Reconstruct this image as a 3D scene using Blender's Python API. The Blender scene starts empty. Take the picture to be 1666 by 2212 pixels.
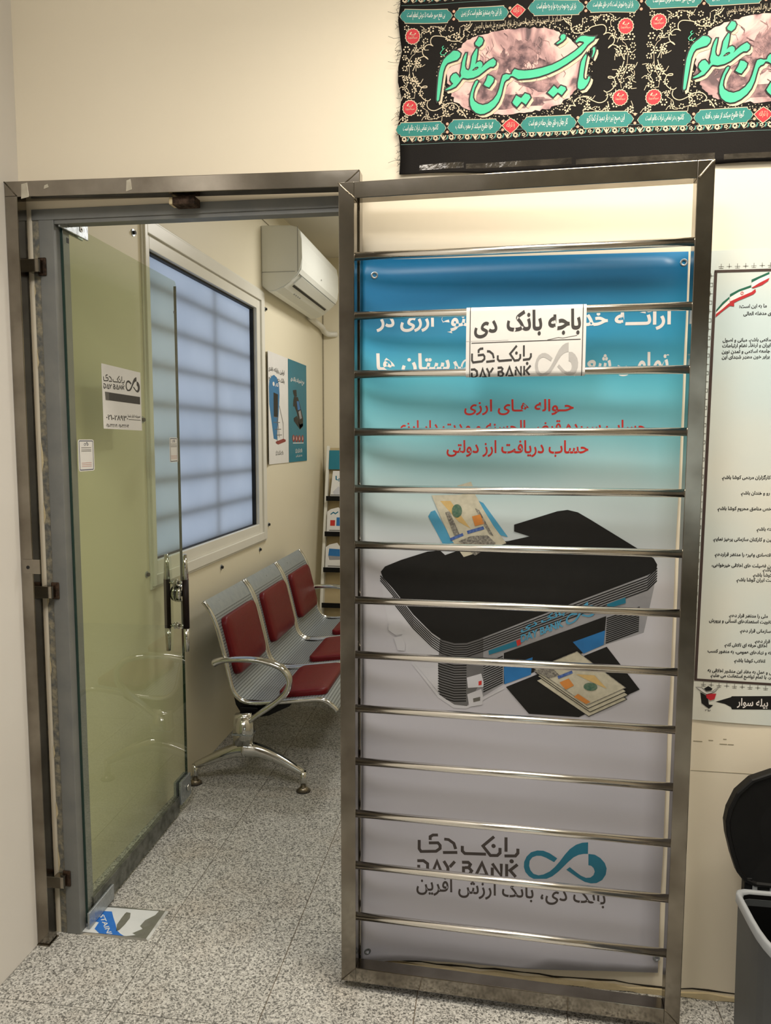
import bpy, bmesh, math, random, re
from mathutils import Matrix, Vector
random.seed(7)
S = bpy.context.scene
COL = S.collection
# ------------------------------------------------------------------ camera, world, lights, exposure
H, F, PIT, ROLL, YAW = 1.455, 1626.6, .0948, .0018, .1453
right = Vector((math.cos(YAW), math.sin(YAW), 0)); fw0 = Vector((-math.sin(YAW), math.cos(YAW), 0)); up0 = Vector((0, 0, 1))
fw = math.cos(PIT)*fw0 - math.sin(PIT)*up0; up = math.sin(PIT)*fw0 + math.cos(PIT)*up0
r2 = math.cos(ROLL)*right + math.sin(ROLL)*up; u2 = -math.sin(ROLL)*right + math.cos(ROLL)*up
cam = bpy.data.cameras.new('camera'); cam.sensor_fit = 'VERTICAL'; cam.sensor_height = 36; cam.lens = 36*F/2212
cam.clip_start = .02
cob = bpy.data.objects.new('camera', cam); COL.objects.link(cob)
m = Matrix((r2, u2, -fw)).transposed().to_4x4(); m.translation = (0, 0, H); cob.matrix_world = m
S.camera = cob
S.view_settings.view_transform = 'Standard'; S.view_settings.look = 'None'; S.view_settings.gamma = 1
S.view_settings.use_curve_mapping = False
S.view_settings.exposure = 0.0
w = bpy.data.worlds.new('sky'); S.world = w; w.use_nodes = True
w.node_tree.nodes['Background'].inputs[0].default_value = (.72, .78, .90, 1)
w.node_tree.nodes['Background'].inputs[1].default_value = 1.4
def area(name, loc, size, energy, color, rot=(0, 0, 0), sy=None):
    l = bpy.data.lights.new(name, 'AREA'); l.shape = 'RECTANGLE'; l.size = size; l.size_y = sy or size; l.energy = energy; l.color = color
    o = bpy.data.objects.new(name, l); o.location = loc; o.rotation_euler = rot; COL.objects.link(o); return o
area('hall_ceiling_lamp', (.66, 1.36, 2.92), 1.5, 31, (1, .90, .755), sy=.22).data.spread = 2.35
area('hall_ceiling_bounce_fill', (.6, .75, 2.52), 2.2, 24, (1, .95, .88), (math.pi, 0, 0), .6)  # added fill aimed upward, brightens the ceiling that the gate bars mirror
area('hall_rear_lamp', (-.55, .25, 2.92), .7, 27, (1, .965, .925))
area('hall_window_daylight', (1.3, -3.1, 1.4), 1.8, 23, (.62, .81, 1), (math.radians(-90), math.pi, 0), 1.5)
area('office_ceiling_lamp', (-.35, 4.3, 2.74), .4, 19, (1, .965, .895))
area('office_near_fill', (.62, 2.75, 2.74), .4, 11, (1, .965, .895))  # added fill without a fixture, lifts the near office wall and bench

# ------------------------------------------------------------------ traced flat artwork, metres in each sheet's own plane
T={'arch': [(-0.0672,2.44),(0.1374,2.4429)],
 'b1': {'blu2': [(-0.1149,1.2036),(-0.0821,1.2176),(-0.0794,1.2107),(-0.1127,1.1966)],'blue': [(-0.0716,1.2232),(-0.0297,1.2362),(-0.027,1.2283),(-0.0689,1.2152)],'dark': [(-0.0925,1.196),(-0.0609,1.21),(-0.0189,1.2135),(0.0024,1.1927),(-0.0497,1.1594)],'ink': [(-0.1277,1.2703),(-0.1171,1.2731),(-0.09,1.2148),(-0.1032,1.2092)],'orange': [(-0.0589,1.2607),(-0.038,1.2664),(-0.0272,1.2426),(-0.0507,1.2358)],'rail': [(-0.0513,1.2821),(-0.0407,1.2769),(-0.0166,1.2349),(-0.0031,1.2112),(-0.0137,1.2163),(-0.0298,1.2426)],'seal': [(-0.0976,1.2745),(-0.0801,1.2747),(-0.0978,1.2936)],'yel': [(-0.1413,1.2994),(-0.1147,1.2998),(-0.0718,1.2418),(-0.0611,1.2287),(-0.093,1.2468)]},
 'ban_edges': [(-0.2491,2.5326),(-0.2511,2.125),(0.6269,2.1114),(-0.2525,2.2054),(0.623,2.1947)],
 'bill1': [(-0.1637,1.314),(-0.0517,1.3175),(-0.0303,1.2797),(-0.0035,1.2367),(0.0295,1.1932),(-0.0787,1.1549),(-0.1138,1.2036),(-0.1409,1.262)],
 'bill1t': [(-0.0982,1.3392),(-0.0626,1.3502),(-0.0562,1.3349),(-0.0517,1.3154),(-0.0859,1.315)],
 'bill2': {'blue': [(0.1653,0.8508),(0.2011,0.8677),(0.2039,0.8608),(0.168,0.8439)],'dark': [(0.1051,0.8616),(0.1438,0.8797),(0.1704,0.8538),(0.1446,0.8444)],'o2': [(0.208,0.7984),(0.2181,0.8072),(0.2496,0.787),(0.2394,0.781)],'orange': [(0.1709,0.8347),(0.1939,0.8468),(0.2073,0.8284),(0.1869,0.8165)],'seal': [(0.2485,0.8277),(0.2715,0.8289),(0.2482,0.8396)],'yel': [(0.2117,0.8585),(0.2579,0.858),(0.2895,0.8244),(0.2429,0.8437)]},
 'cal': [[(-0.1175,2.4025),(-0.1074,2.4006),(-0.101,2.3949),(-0.1027,2.3872),(-0.1091,2.3807),(-0.1219,2.3777),(-0.1329,2.3744),(-0.1383,2.3677),(-0.1428,2.3549),(-0.1454,2.3374),(-0.1489,2.3112),(-0.1524,2.2885),(-0.1566,2.2852),(-0.158,2.2897),(-0.1567,2.3152),(-0.1547,2.3398),(-0.153,2.3538),(-0.1485,2.3693),(-0.1421,2.3829),(-0.1339,2.3911),(-0.1257,2.3966),(-0.1203,2.4015)],[(-0.1369,2.3122),(-0.1249,2.3185),(-0.1176,2.3251),(-0.121,2.328),(-0.1251,2.3344),(-0.1233,2.3422),(-0.1179,2.348),(-0.1115,2.3493),(-0.1059,2.3437),(-0.1022,2.3373),(-0.0985,2.3423),(-0.1005,2.3503),(-0.0979,2.3624),(-0.0962,2.3745),(-0.0926,2.3865),(-0.0882,2.3949),(-0.0858,2.3948),(-0.0868,2.3861),(-0.0889,2.3758),(-0.09,2.3654),(-0.0877,2.3574),(-0.0813,2.354),(-0.0773,2.3593),(-0.0751,2.3714),(-0.0726,2.3869),(-0.0681,2.3953),(-0.0619,2.4044),(-0.0597,2.4017),(-0.0608,2.3896),(-0.0633,2.375),(-0.0651,2.3681),(-0.0597,2.373),(-0.0533,2.3746),(-0.0484,2.371),(-0.0472,2.3652),(-0.0507,2.3584),(-0.0441,2.365),(-0.0342,2.373),(-0.0271,2.3769),(-0.0217,2.3791),(-0.0152,2.3726),(-0.016,2.3648),(-0.0214,2.36),(-0.0286,2.3605),(-0.0358,2.3566),(-0.0448,2.3502),(-0.0556,2.3422),(-0.0683,2.3369),(-0.0829,2.3352),(-0.0939,2.3377),(-0.0976,2.3353),(-0.103,2.3277),(-0.1121,2.3177),(-0.1249,2.3124),(-0.1359,2.3104)],[(-0.0576,2.3287),(-0.06,2.3302),(-0.0636,2.3278),(-0.069,2.3168),(-0.0743,2.3013),(-0.0768,2.2874),(-0.0757,2.2733),(-0.071,2.2624),(-0.0617,2.254),(-0.0516,2.2504),(-0.0416,2.251),(-0.0289,2.2564),(-0.0163,2.2662),(-0.0074,2.278),(-0.0013,2.2934),(0.002,2.3089),(0.0054,2.3217),(0.0099,2.3267),(0.0161,2.3289),(0.0205,2.3347),(0.0259,2.3343),(0.0332,2.3298),(0.0394,2.3258),(0.0506,2.3257),(0.0673,2.3258),(0.0876,2.3281),(0.1096,2.3339),(0.1315,2.3423),(0.1532,2.3533),(0.1711,2.3645),(0.1854,2.3742),(0.1942,2.3842),(0.1995,2.3909),(0.2066,2.3965),(0.2128,2.4005),(0.2179,2.4089),(0.2135,2.4084),(0.2026,2.41),(0.1935,2.4124),(0.1844,2.4127),(0.1773,2.4083),(0.172,2.4016),(0.1748,2.3988),(0.1811,2.4019),(0.1902,2.3995),(0.1921,2.3958),(0.185,2.3901),(0.1725,2.3804),(0.1564,2.3708),(0.1384,2.3614),(0.1184,2.3529),(0.0946,2.3474),(0.0725,2.3443),(0.054,2.3441),(0.0391,2.3465),(0.0302,2.3502),(0.0257,2.3456),(0.0232,2.3388),(0.0169,2.3384),(0.0096,2.3406),(0.0025,2.3384),(-0.0001,2.3316),(-0.0027,2.3214),(-0.0061,2.3076),(-0.0113,2.294),(-0.0202,2.2823),(-0.0328,2.2742),(-0.0455,2.2715),(-0.0565,2.2748),(-0.0658,2.2815),(-0.0695,2.2905),(-0.0688,2.301),(-0.0653,2.3131),(-0.059,2.3249)],[(0.1973,2.3716),(0.1987,2.3671),(0.1959,2.354),(0.1936,2.3382),(0.1921,2.3258),(0.1923,2.3178),(0.1961,2.3131),(0.2015,2.3137),(0.205,2.3206),(0.2077,2.3186),(0.2061,2.3107),(0.2018,2.3021),(0.1948,2.2936),(0.1857,2.2915),(0.1801,2.2963),(0.1798,2.307),(0.1822,2.3211),(0.1845,2.3406),(0.1868,2.3546),(0.192,2.3649)],[(0.2141,2.3854),(0.2177,2.3843),(0.2183,2.3772),(0.2154,2.3686),(0.212,2.3626),(0.2107,2.3636),(0.2127,2.3705),(0.2134,2.3776),(0.2115,2.3803)],[(-0.0338,2.3408),(-0.0256,2.3385),(-0.0192,2.3329),(-0.0209,2.3251),(-0.0306,2.3126),(-0.037,2.3148),(-0.0435,2.3196),(-0.0381,2.3288)],[(-0.0568,2.4301),(-0.0495,2.4278),(-0.0462,2.4215),(-0.0493,2.4131),(-0.0565,2.4075),(-0.0647,2.4124),(-0.0657,2.4168),(-0.0612,2.4226)],[(0.1097,2.29),(0.124,2.3052),(0.1334,2.2966),(0.1406,2.3042),(0.1508,2.2999),(0.1527,2.2945),(0.1429,2.2825),(0.1336,2.2894),(0.1228,2.2793)],[(0.0262,2.273),(0.0349,2.2884),(0.0468,2.2812),(0.0559,2.2915),(0.0662,2.2872),(0.0691,2.2807),(0.0583,2.2651),(0.0479,2.273),(0.0369,2.261),(0.0293,2.2678)],
         [(0.1443,2.4204),(0.1489,2.4174),(0.1482,2.4104),(0.141,2.4038),(0.1302,2.3984),(0.1274,2.4003),(0.1355,2.406),(0.1382,2.4084),(0.1362,2.4139),(0.1388,2.419)]],
 'calain': [(-0.1424,2.4161),(-0.1461,2.4129),(-0.1442,2.4084),(-0.1396,2.4107),(-0.146,2.4059),(-0.1506,2.4001),(-0.1478,2.3955),(-0.1404,2.395),(-0.1349,2.3999)],
 'caldx': (0.5804,-0.0081),
 'calhole': [(-0.0731,2.3542),(-0.065,2.3611),(-0.0592,2.3625),(-0.0562,2.3597),(-0.0613,2.3556),(-0.0685,2.3535)],
 'cart_b': [[(-0.2588,2.2394),(-0.1353,2.2375),(-0.135,2.2058),(-0.2587,2.208)],[(-0.1301,2.2393),(-0.0004,2.2372),(0.0001,2.2046),(-0.1298,2.2055)],[(0.0467,2.2359),(0.178,2.2347),(0.1789,2.1995),(0.0473,2.2013)],[(0.1816,2.2381),(0.3111,2.2364),(0.3122,2.202),(0.1825,2.202)]],
 'cart_t': [[(-0.2494,2.5051),(-0.1222,2.4989),(-0.1219,2.4694),(-0.2493,2.4745)],[(-0.1167,2.4985),(0.0124,2.4963),(0.0129,2.4655),(-0.1164,2.4699)],[(0.0602,2.5017),(0.1904,2.4951),(0.1912,2.4635),(0.0608,2.4672)],[(0.195,2.493),(0.318,2.4904),(0.319,2.4609),(0.1957,2.4658)]],
 'dp': [(0.1892,1.6863),(0.4528,1.6813),(0.4536,1.4865),(0.191,1.4896)],
 'dp_bar': [(0.2052,1.6019),(0.4448,1.5993),(0.4445,1.5743),(0.209,1.5773)],
 'dp_bar2': [(0.2052,1.6019),(0.2296,1.6019),(0.229,1.5767),(0.209,1.5773)],
 'dp_l': [(0.3572,1.5258),(0.444,1.5253)],
 'dp_lg': [(0.3434,1.6176),(0.4456,1.6528)],
 'dp_num': [(0.2071,1.5165),(0.3528,1.5355)],
 'dp_t1': [(0.3524,1.5297),(0.4439,1.5444)],
 'dp_t2': [(0.2056,1.4953),(0.3573,1.5079)],
 'dp_wm': [(0.197,1.6111),(0.3364,1.6603)],
 'flowers': [(-0.2332,2.4128),(-0.2117,2.4113),(-0.2377,2.3937),(-0.2255,2.3797),(-0.2376,2.3681),(-0.2375,2.3451),(-0.2244,2.339),(-0.2374,2.322),(-0.214,2.3153),(-0.2308,2.3039),(-0.1868,2.4315),(-0.1907,2.4536),(-0.1741,2.4559),(-0.1492,2.4549),(-0.1245,2.4531),(-0.1115,2.4366),(-0.1316,2.4328),(-0.1932,2.4162),(-0.206,2.3854),(-0.2032,2.3747),(-0.2132,2.3418),(-0.2085,2.3309),(-0.1972,2.3071),(-0.1933,2.2812),(-0.2006,2.2611),(-0.1819,2.2511),(-0.1595,2.2499),(-0.1354,2.2556),(-0.1198,2.2688),(-0.1393,2.2735),(-0.0893,2.2547),(-0.0862,2.4555),(-0.2334,2.4628),(-0.2362,2.2489)],
 'grom': [(-0.3112,1.8706),(0.4393,1.8814),(-0.3271,0.0624),(0.4364,0.106)],
 'logoA': [(0.2545,0.4078),(0.2396,0.4056),(0.2238,0.3984),(0.2081,0.385),(0.1956,0.3684),(0.1832,0.3483),(0.1706,0.3315),(0.158,0.3182),(0.1419,0.3081),(0.129,0.3045),(0.1159,0.3075),(0.1075,0.3173),(0.104,0.3292),(0.1053,0.3433),(0.1117,0.3533),(0.123,0.3588),(0.1343,0.3597),(0.1474,0.3556),(0.1687,0.3453),(0.1765,0.3564),(0.1569,0.3686),(0.1405,0.3742),(0.1243,0.3735),(0.1081,0.3669),(0.097,0.3541),(0.0907,0.3385),(0.0903,0.3245),(0.0945,0.3109),(0.1046,0.2995),(0.1161,0.2935),(0.1503,0.2966),(0.1648,0.3049),(0.1806,0.3202),(0.1932,0.3353),(0.2057,0.3502),(0.2183,0.3634),(0.2309,0.3714),(0.2436,0.3753),(0.2547,0.3762)],
 'logoB': [(0.256,0.3763),(0.2723,0.3756),(0.2868,0.3676),(0.2983,0.3548),(0.3035,0.3398),(0.3018,0.3224),(0.2933,0.3061),(0.2793,0.2961),(0.2649,0.2938),(0.2488,0.2968),(0.2325,0.3058),(0.2162,0.3165),(0.2005,0.3272),(0.2093,0.3349),(0.2257,0.3225),(0.2388,0.3133),(0.2517,0.3085),(0.2629,0.3102),(0.2707,0.3179),(0.2736,0.3285),(0.2701,0.3386),(0.2636,0.3442),(0.2568,0.345)],
 'medal': [[(-0.2184,2.4425)],[(-0.2241,2.2741)],[(0.2872,2.4293)],[(0.2796,2.2688)]],
 'medsize': [[(-0.2361,2.4437),(-0.2008,2.4412),(-0.2185,2.4591),(-0.2183,2.4249)]],
 'oval': [(-0.1324,2.3534),(0.1882,2.3325),(0.0308,2.4412),(0.0343,2.2467)],
 'p1': [(4.1316,1.9605),(4.5792,1.9562),(4.5946,1.3183),(4.1362,1.3196)],
 'p1_bars': [[(4.2787,1.5913),(4.3742,1.5908)],[(4.2773,1.5591),(4.4099,1.5605)],[(4.3051,1.5188),(4.4333,1.5213)],[(4.3215,1.4846),(4.4508,1.4873)]],
 'p1_base': [(4.3199,1.4468),(4.4818,1.4644),(4.5334,1.4573),(4.5264,1.4465),(4.3676,1.4294),(4.3196,1.4382)],
 'p1_board': [(4.183,1.7552),(4.2015,1.7961),(4.2538,1.8236),(4.3006,1.8342),(4.3595,1.8222),(4.4005,1.7841),(4.4103,1.7224),(4.3876,1.6173),(4.3444,1.4572),(4.2792,1.4639),(4.2318,1.5781),(4.19,1.6599)],
 'p1_lg': [(4.3899,1.3732),(4.4308,1.3972)],
 'p1_logo': [(4.2686,1.7645),(4.3085,1.7977)],
 'p1_lt': [(4.3271,1.7618),(4.3824,1.7897)],
 'p1_pole': [[(4.4016,1.6595),(4.4791,1.5568),(4.4816,1.4609)],[(4.35,1.5918),(4.3502,1.4502)],[(4.3618,1.5853),(4.3939,1.4712)]],
 'p1_screen': [(4.2846,1.7319),(4.3737,1.7254),(4.3682,1.5924),(4.2845,1.5915)],
 'p1_t': [[(4.178,1.8958),(4.5199,1.9411)],[(4.171,1.8625),(4.5185,1.9057)]],
 'p1_wm': [(4.2872,1.375),(4.3909,1.3977)],
 'p2': [(4.5857,1.9551),(5.0427,1.9542),(5.0544,1.3336),(4.5947,1.3202)],
 'p2_dev': [[(4.708,1.7713),(4.7938,1.7806),(4.8068,1.7381),(4.7489,1.7311),(4.7213,1.7518)],[(4.7346,1.7303),(4.8286,1.7356),(4.8791,1.6925),(4.9601,1.6027),(4.9584,1.5518),(4.8735,1.531),(4.803,1.6322),(4.7467,1.6713),(4.7112,1.6697),(4.7197,1.7072)],[(4.7226,1.5958),(4.8023,1.6133),(4.8744,1.5579),(4.9589,1.5675),(4.9582,1.5479),(4.8808,1.5253),(4.729,1.5773)]],
 'p2_key': [(4.84,1.6412),(4.8928,1.6528),(4.9292,1.6018),(4.8756,1.5926)],
 'p2_lg': [(4.8674,1.3572),(4.9019,1.3877)],
 'p2_red': [[(4.7179,1.4669),(4.7464,1.467),(4.7188,1.4912)],[(4.7897,1.4652),(4.819,1.4653),(4.7905,1.4899)],[(4.8637,1.4654),(4.8939,1.4655),(4.8645,1.4904)],[(4.9446,1.4656),(4.9711,1.4656),(4.9454,1.491)]],
 'p2_scr': [(4.7984,1.7075),(4.8499,1.7102),(4.893,1.6585),(4.8256,1.6501)],
 'p2_t': [(4.6556,1.8499),(4.9776,1.8879)],
 'p2_t2': [(4.7561,1.3384),(4.905,1.3467)],
 'p2_t3': [(4.6882,1.4258),(4.962,1.4283)],
 'p2_wm': [(4.7496,1.3594),(4.8683,1.3843)],
 'pl': [(-1.2333,1.9402),(-1.2186,2.0685),(-0.9789,2.075),(-0.973,1.9351)],
 'pl_blue': [(-1.1949,2.0518),(-1.1533,2.0544),(-1.1347,2.0285),(-1.1127,2.0004),(-1.0934,1.9727),(-1.0748,1.9589),(-1.0608,1.9387),(-1.1383,1.9379),(-1.1627,1.9691),(-1.1657,1.9994),(-1.1866,2.0032)],
 'pl_cut': [(-1.1068,1.9979),(-1.1086,2.0324),(-1.1075,2.0576),(-1.0926,2.0563),(-1.0829,2.0327),(-1.0831,2.0014),(-1.0871,1.9737),(-1.0939,1.9693)],
 'pl_film': [(-1.1776,2.0727),(-1.0107,2.0775),(-1.013,2.0574),(-1.0325,2.0297),(-1.0349,2.0017),(-1.0212,1.9902),(-1.0426,1.967),(-1.0282,1.9609),(-1.054,1.9407),(-1.1409,1.9385),(-1.2011,1.94),(-1.2332,1.9552),(-1.187,2.0207)],
 'pl_txt': [(-1.1838,2.0319),(-1.1023,1.9384),(-1.0909,1.9466),(-1.1703,2.0375)],
 'pr_base': [(-0.2112,0.8719),(-0.1368,0.7832),(-0.0985,0.7601),(-0.066,0.7579),(0.0295,0.814),(0.0307,0.8085),(-0.066,0.7507),(-0.1012,0.7515),(-0.1422,0.7774),(-0.2139,0.8662)],
 'pr_bills': [[(0.1124,0.8357),(0.2177,0.8869),(0.3402,0.7983),(0.247,0.747)],[(0.1153,0.8479),(0.2204,0.8989),(0.3429,0.8103),(0.2498,0.7592)],[(0.1099,0.8575),(0.2151,0.9084),(0.3375,0.8198),(0.2444,0.7687)],[(0.1076,0.8672),(0.2128,0.918),(0.3352,0.8294),(0.2421,0.7784)]],
 'pr_blue': [[(0.0286,0.8662),(0.1018,0.8969),(0.0985,0.8503),(0.031,0.8212)],[(0.2019,0.9418),(0.2812,0.9755),(0.2787,0.938),(0.2298,0.9123)]],
 'pr_boothmark': [[(-0.0363,0.8256),(-0.0283,0.8283),(-0.0281,0.8172),(-0.0361,0.8146)],[(-0.0501,0.7794),(-0.0314,0.7848),(-0.0313,0.7748),(-0.0489,0.7694)]],
 'pr_booths': [[(-0.2747,0.9695),(-0.261,0.9783),(-0.2363,0.9737),(-0.2362,0.946),(-0.2554,0.9424),(-0.2747,0.9556)],[(-0.2609,0.9367),(-0.2389,0.9403),(-0.2295,0.9185),(-0.2316,0.9),(-0.2497,0.9009)],[(-0.067,0.8341),(-0.0296,0.847),(-0.0228,0.8224),(-0.0237,0.8113),(-0.0639,0.8065)],[(-0.0654,0.7897),(-0.029,0.8055),(-0.0245,0.7891),(-0.0252,0.764),(-0.0596,0.7566)]],
 'pr_corner': [(-0.1381,0.9361),(-0.1003,0.9255),(-0.0681,0.9279),(-0.0256,0.9434),(-0.0241,0.8362),(-0.066,0.7574),(-0.0985,0.7601),(-0.1258,0.7726),(-0.1396,0.7915),(-0.143,0.8694)],
 'pr_feed': [[(-0.1719,1.2588),(-0.165,1.2713),(-0.1544,1.2752),(-0.103,1.1904),(-0.1339,1.1897)],[(-0.0474,1.3033),(-0.0305,1.2956),(0.0334,1.2093),(0.002,1.2166)]],
 'pr_left': [(-0.2953,1.1096),(-0.1327,0.9335),(-0.1403,0.8695),(-0.1357,0.7833),(-0.2084,0.8692),(-0.2747,0.9723),(-0.2886,1.0465)],
 'pr_logo': [(0.1829,0.9841),(0.2587,1.0162),(0.2525,1.0559),(0.182,1.0215)],
 'pr_or': [(0.059,0.9397),(0.0694,0.9445),(0.0718,0.9305),(0.0619,0.9251)],
 'pr_out': [(0.028,0.9046),(0.2826,1.0128),(0.2787,0.938),(0.0294,0.8223)],
 'pr_right': [(-0.0681,0.9307),(0.11,1.0056),(0.212,1.0492),(0.4004,1.1312),(0.3969,1.0894),(0.3759,0.9728),(0.2787,0.9359),(0.0294,0.8212),(-0.066,0.7579)],
 'pr_rim': [(-0.2953,1.108),(-0.264,1.0693),(-0.2091,0.9996),(-0.1599,0.9518),(-0.1327,0.9335),(-0.1003,0.9255),(-0.0681,0.9279),(-0.0362,0.9402),(0.11,1.0056),(0.212,1.0492),(0.381,1.1203),(0.4034,1.1443)],
 'pr_teal': [[(-0.0118,0.9094),(0.059,0.9397),(0.0619,0.9251),(-0.0101,0.8985)],[(0.2833,1.0436),(0.328,1.0625),(0.3295,1.0478),(0.2861,1.0331)]],
 'pr_text': [(0.0707,0.9348),(0.1777,0.9822),(0.1747,1.0015),(0.0703,0.9554)],
 'pr_text2': [(0.0702,0.9597),(0.1822,1.0108),(0.1791,1.0321),(0.0698,0.9798)],
 'pr_top': [(-0.2942,1.1124),(-0.2833,1.1264),(-0.2424,1.1438),(-0.1723,1.1673),(-0.1401,1.1707),(-0.1267,1.1591),(-0.0396,1.1917),(0.0336,1.1986),(0.0877,1.212),(0.0487,1.2239),(0.0484,1.2413),(0.1555,1.2773),(0.1808,1.2813),(0.2063,1.2755),(0.237,1.2578),(0.3489,1.1898),(0.3944,1.1623),(0.4033,1.1469),(0.4004,1.1312),(0.381,1.1203),(0.212,1.0492),(0.11,1.0056),(-0.0362,0.9402),(-0.0681,0.9279),(-0.1003,0.9255),(-0.1327,0.9335),(-0.1599,0.9518),(-0.2091,0.9996),(-0.264,1.0693),(-0.2887,1.0961)],
 'pr_tray': [(0.0348,0.8143),(0.2864,0.933),(0.3707,0.8258),(0.2223,0.7434),(0.0953,0.7457)],
 'pr_vents': [[(-0.0246,0.8748),(0.0255,0.899),(0.0267,0.8232),(-0.0235,0.7947)],[(0.2842,1.0092),(0.3637,1.0411),(0.3633,0.975),(0.2837,0.9398)]],
 'red_b': [(0.0035,2.2212),(0.0222,2.2359),(0.0428,2.2199),(0.0228,2.2016)],
 'red_t': [(0.018,2.4822),(0.0338,2.4964),(0.0518,2.4822),(0.0343,2.4664)],
 'scroll': [[(-0.0735,2.4624),(-0.0825,2.4501),(-0.0934,2.4474),(-0.0932,2.4353),(-0.1022,2.4255),(-0.115,2.4247),(-0.1279,2.4273),(-0.139,2.4359),(-0.1518,2.4395),(-0.1666,2.4405),(-0.1739,2.4341),(-0.1738,2.4236),(-0.1683,2.4179)],[(-0.1683,2.4179),(-0.1775,2.4221),(-0.1867,2.4192),(-0.1941,2.4092),(-0.1922,2.3985),(-0.181,2.3881),(-0.1847,2.3928),(-0.1921,2.395),(-0.2051,2.3889),(-0.2115,2.3752),(-0.218,2.3615)],[(-0.218,2.358),(-0.2123,2.3417),(-0.1991,2.3232),(-0.1842,2.3205),(-0.1833,2.324),(-0.1917,2.3236),(-0.1972,2.3178),(-0.199,2.3055),(-0.1915,2.2944),(-0.1803,2.2884),(-0.1728,2.2924)],[(-0.1802,2.2866),(-0.182,2.2778),(-0.1764,2.2686),(-0.1633,2.2643),(-0.1467,2.2704),(-0.1356,2.2777),(-0.1209,2.2795),(-0.1098,2.2753),(-0.1032,2.2661),(-0.1077,2.2593),(-0.0967,2.2604),(-0.0845,2.2429)],[(-0.209,2.4243),(-0.2126,2.4035),(-0.22,2.3969),(-0.2274,2.3833)],[(-0.174,2.4445),(-0.1778,2.457),(-0.1686,2.4633),(-0.152,2.4586),(-0.1373,2.4506)],[(-0.2274,2.3798),(-0.2235,2.3407),(-0.2121,2.3151),(-0.2139,2.2975)],[(-0.1838,2.2673),(-0.1819,2.2529),(-0.1632,2.2447),(-0.1428,2.2507),(-0.1242,2.2478)]],
 'sign': [(0.2737,1.7658),(0.5541,1.7679),(0.5532,1.6022),(0.2746,1.6005)],
 'sign_l': [[(0.2842,1.7656),(0.2843,1.6011)],[(0.5471,1.7673),(0.5459,1.6028)],[(0.2878,1.6774),(0.5414,1.6777)]],
 'sign_lg': [(0.4358,1.6033),(0.5382,1.6746)],
 'sign_t': [(0.2935,1.7071),(0.5434,1.7543)],
 'sign_wm': [(0.2872,1.6026),(0.4269,1.6751)],
 'strip': [(-0.2473,2.201),(0.3377,2.1873)],
 't_vin': {'a': [(0.2208,1.7274),(0.4138,1.7633)],'b': [(-0.3063,1.7258),(-0.0802,1.7742)],'c': [(0.2234,1.6284),(0.414,1.6684)],'d': [(-0.3062,1.6309),(-0.0813,1.6688)],'e': [(-0.0819,1.5191),(0.1895,1.5583)],'f': [(-0.2576,1.4686),(0.365,1.511)],'g': [(-0.1256,1.4119),(0.228,1.4574)],'h': [(-0.1963,0.1998),(0.3037,0.2987)]},
 'vin_edges': [(-0.3506,1.912),(0.4511,1.9048),(-0.3559,0.0293),(0.4399,0.0714)],
 'wm_dots': [(0.0095,0.3754),(0.0579,0.3374)],
 'wm_en': [[(-0.1906,0.2855),(-0.1908,0.307)],[(-0.1949,0.318),(-0.1779,0.3192),(-0.1666,0.3116),(-0.1665,0.2959),(-0.1776,0.2856),(-0.1906,0.2852)],[(-0.1538,0.2856),(-0.1412,0.3202),(-0.1274,0.2872),(-0.1443,0.2864)],[(-0.1229,0.3225),(-0.1116,0.305),(-0.1115,0.2879)],[(-0.0933,0.3236),(-0.1066,0.3072)],[(-0.0694,0.2903),(-0.0696,0.3122)],[(-0.0738,0.3232),(-0.0571,0.3243),(-0.0513,0.3191),(-0.0555,0.3099),(-0.0663,0.309)],[(-0.0555,0.3092),(-0.0477,0.3018),(-0.0533,0.291),(-0.0654,0.2906)],[(-0.0359,0.2911),(-0.0204,0.3257),(-0.0059,0.2924),(-0.0266,0.292)],[(0.0074,0.2929),(0.0071,0.3154)],[(0.0069,0.3267),(0.0312,0.2943),(0.0307,0.3281)],[(0.0455,0.2942),(0.0449,0.3286)],[(0.0735,0.3297),(0.0541,0.3118),(0.0695,0.2949)]],
 'wm_fa': [[(-0.1901,0.3765),(-0.19,0.3516),(-0.1848,0.3442),(-0.1441,0.3477),(-0.1334,0.3564),(-0.1335,0.3652),(-0.1393,0.3718),(-0.1639,0.3698)],[(-0.1603,0.3782),(-0.1604,0.3878),(-0.1529,0.393),(-0.1394,0.3941)],[(-0.1225,0.3838),(-0.1107,0.383),(-0.0965,0.3736),(-0.0913,0.3581)],[(-0.1255,0.3457),(-0.0868,0.349)],[(-0.0736,0.3684),(-0.0735,0.3543),(-0.0667,0.3479),(-0.0101,0.3509)],[(0.0107,0.4017),(-0.0187,0.373),(0.0016,0.3484),(0.0198,0.3499),(0.0269,0.3576),(0.0267,0.3716)],[(0.042,0.4025),(0.0427,0.3624)],[(0.0737,0.3737),(0.0739,0.3615),(0.0675,0.353),(0.0389,0.3505)]],
 'wm_w': 0.0081,
 'wp_cart': [(0.5568,0.8014),(0.5782,0.8095),(0.5924,0.8149),(0.5952,0.8176),(0.6979,0.8229),(0.6996,0.7879),(0.5966,0.7838),(0.5935,0.7899),(0.5787,0.7969)],
 'wp_cart_t': [(0.6078,0.7922),(0.6815,0.8103)],
 'wp_edge': [(0.4994,1.9095),(0.4926,0.7566),(0.6909,0.7439)],
 'wp_emb': [(0.576,1.8066),(0.5807,1.8065)],
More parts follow.
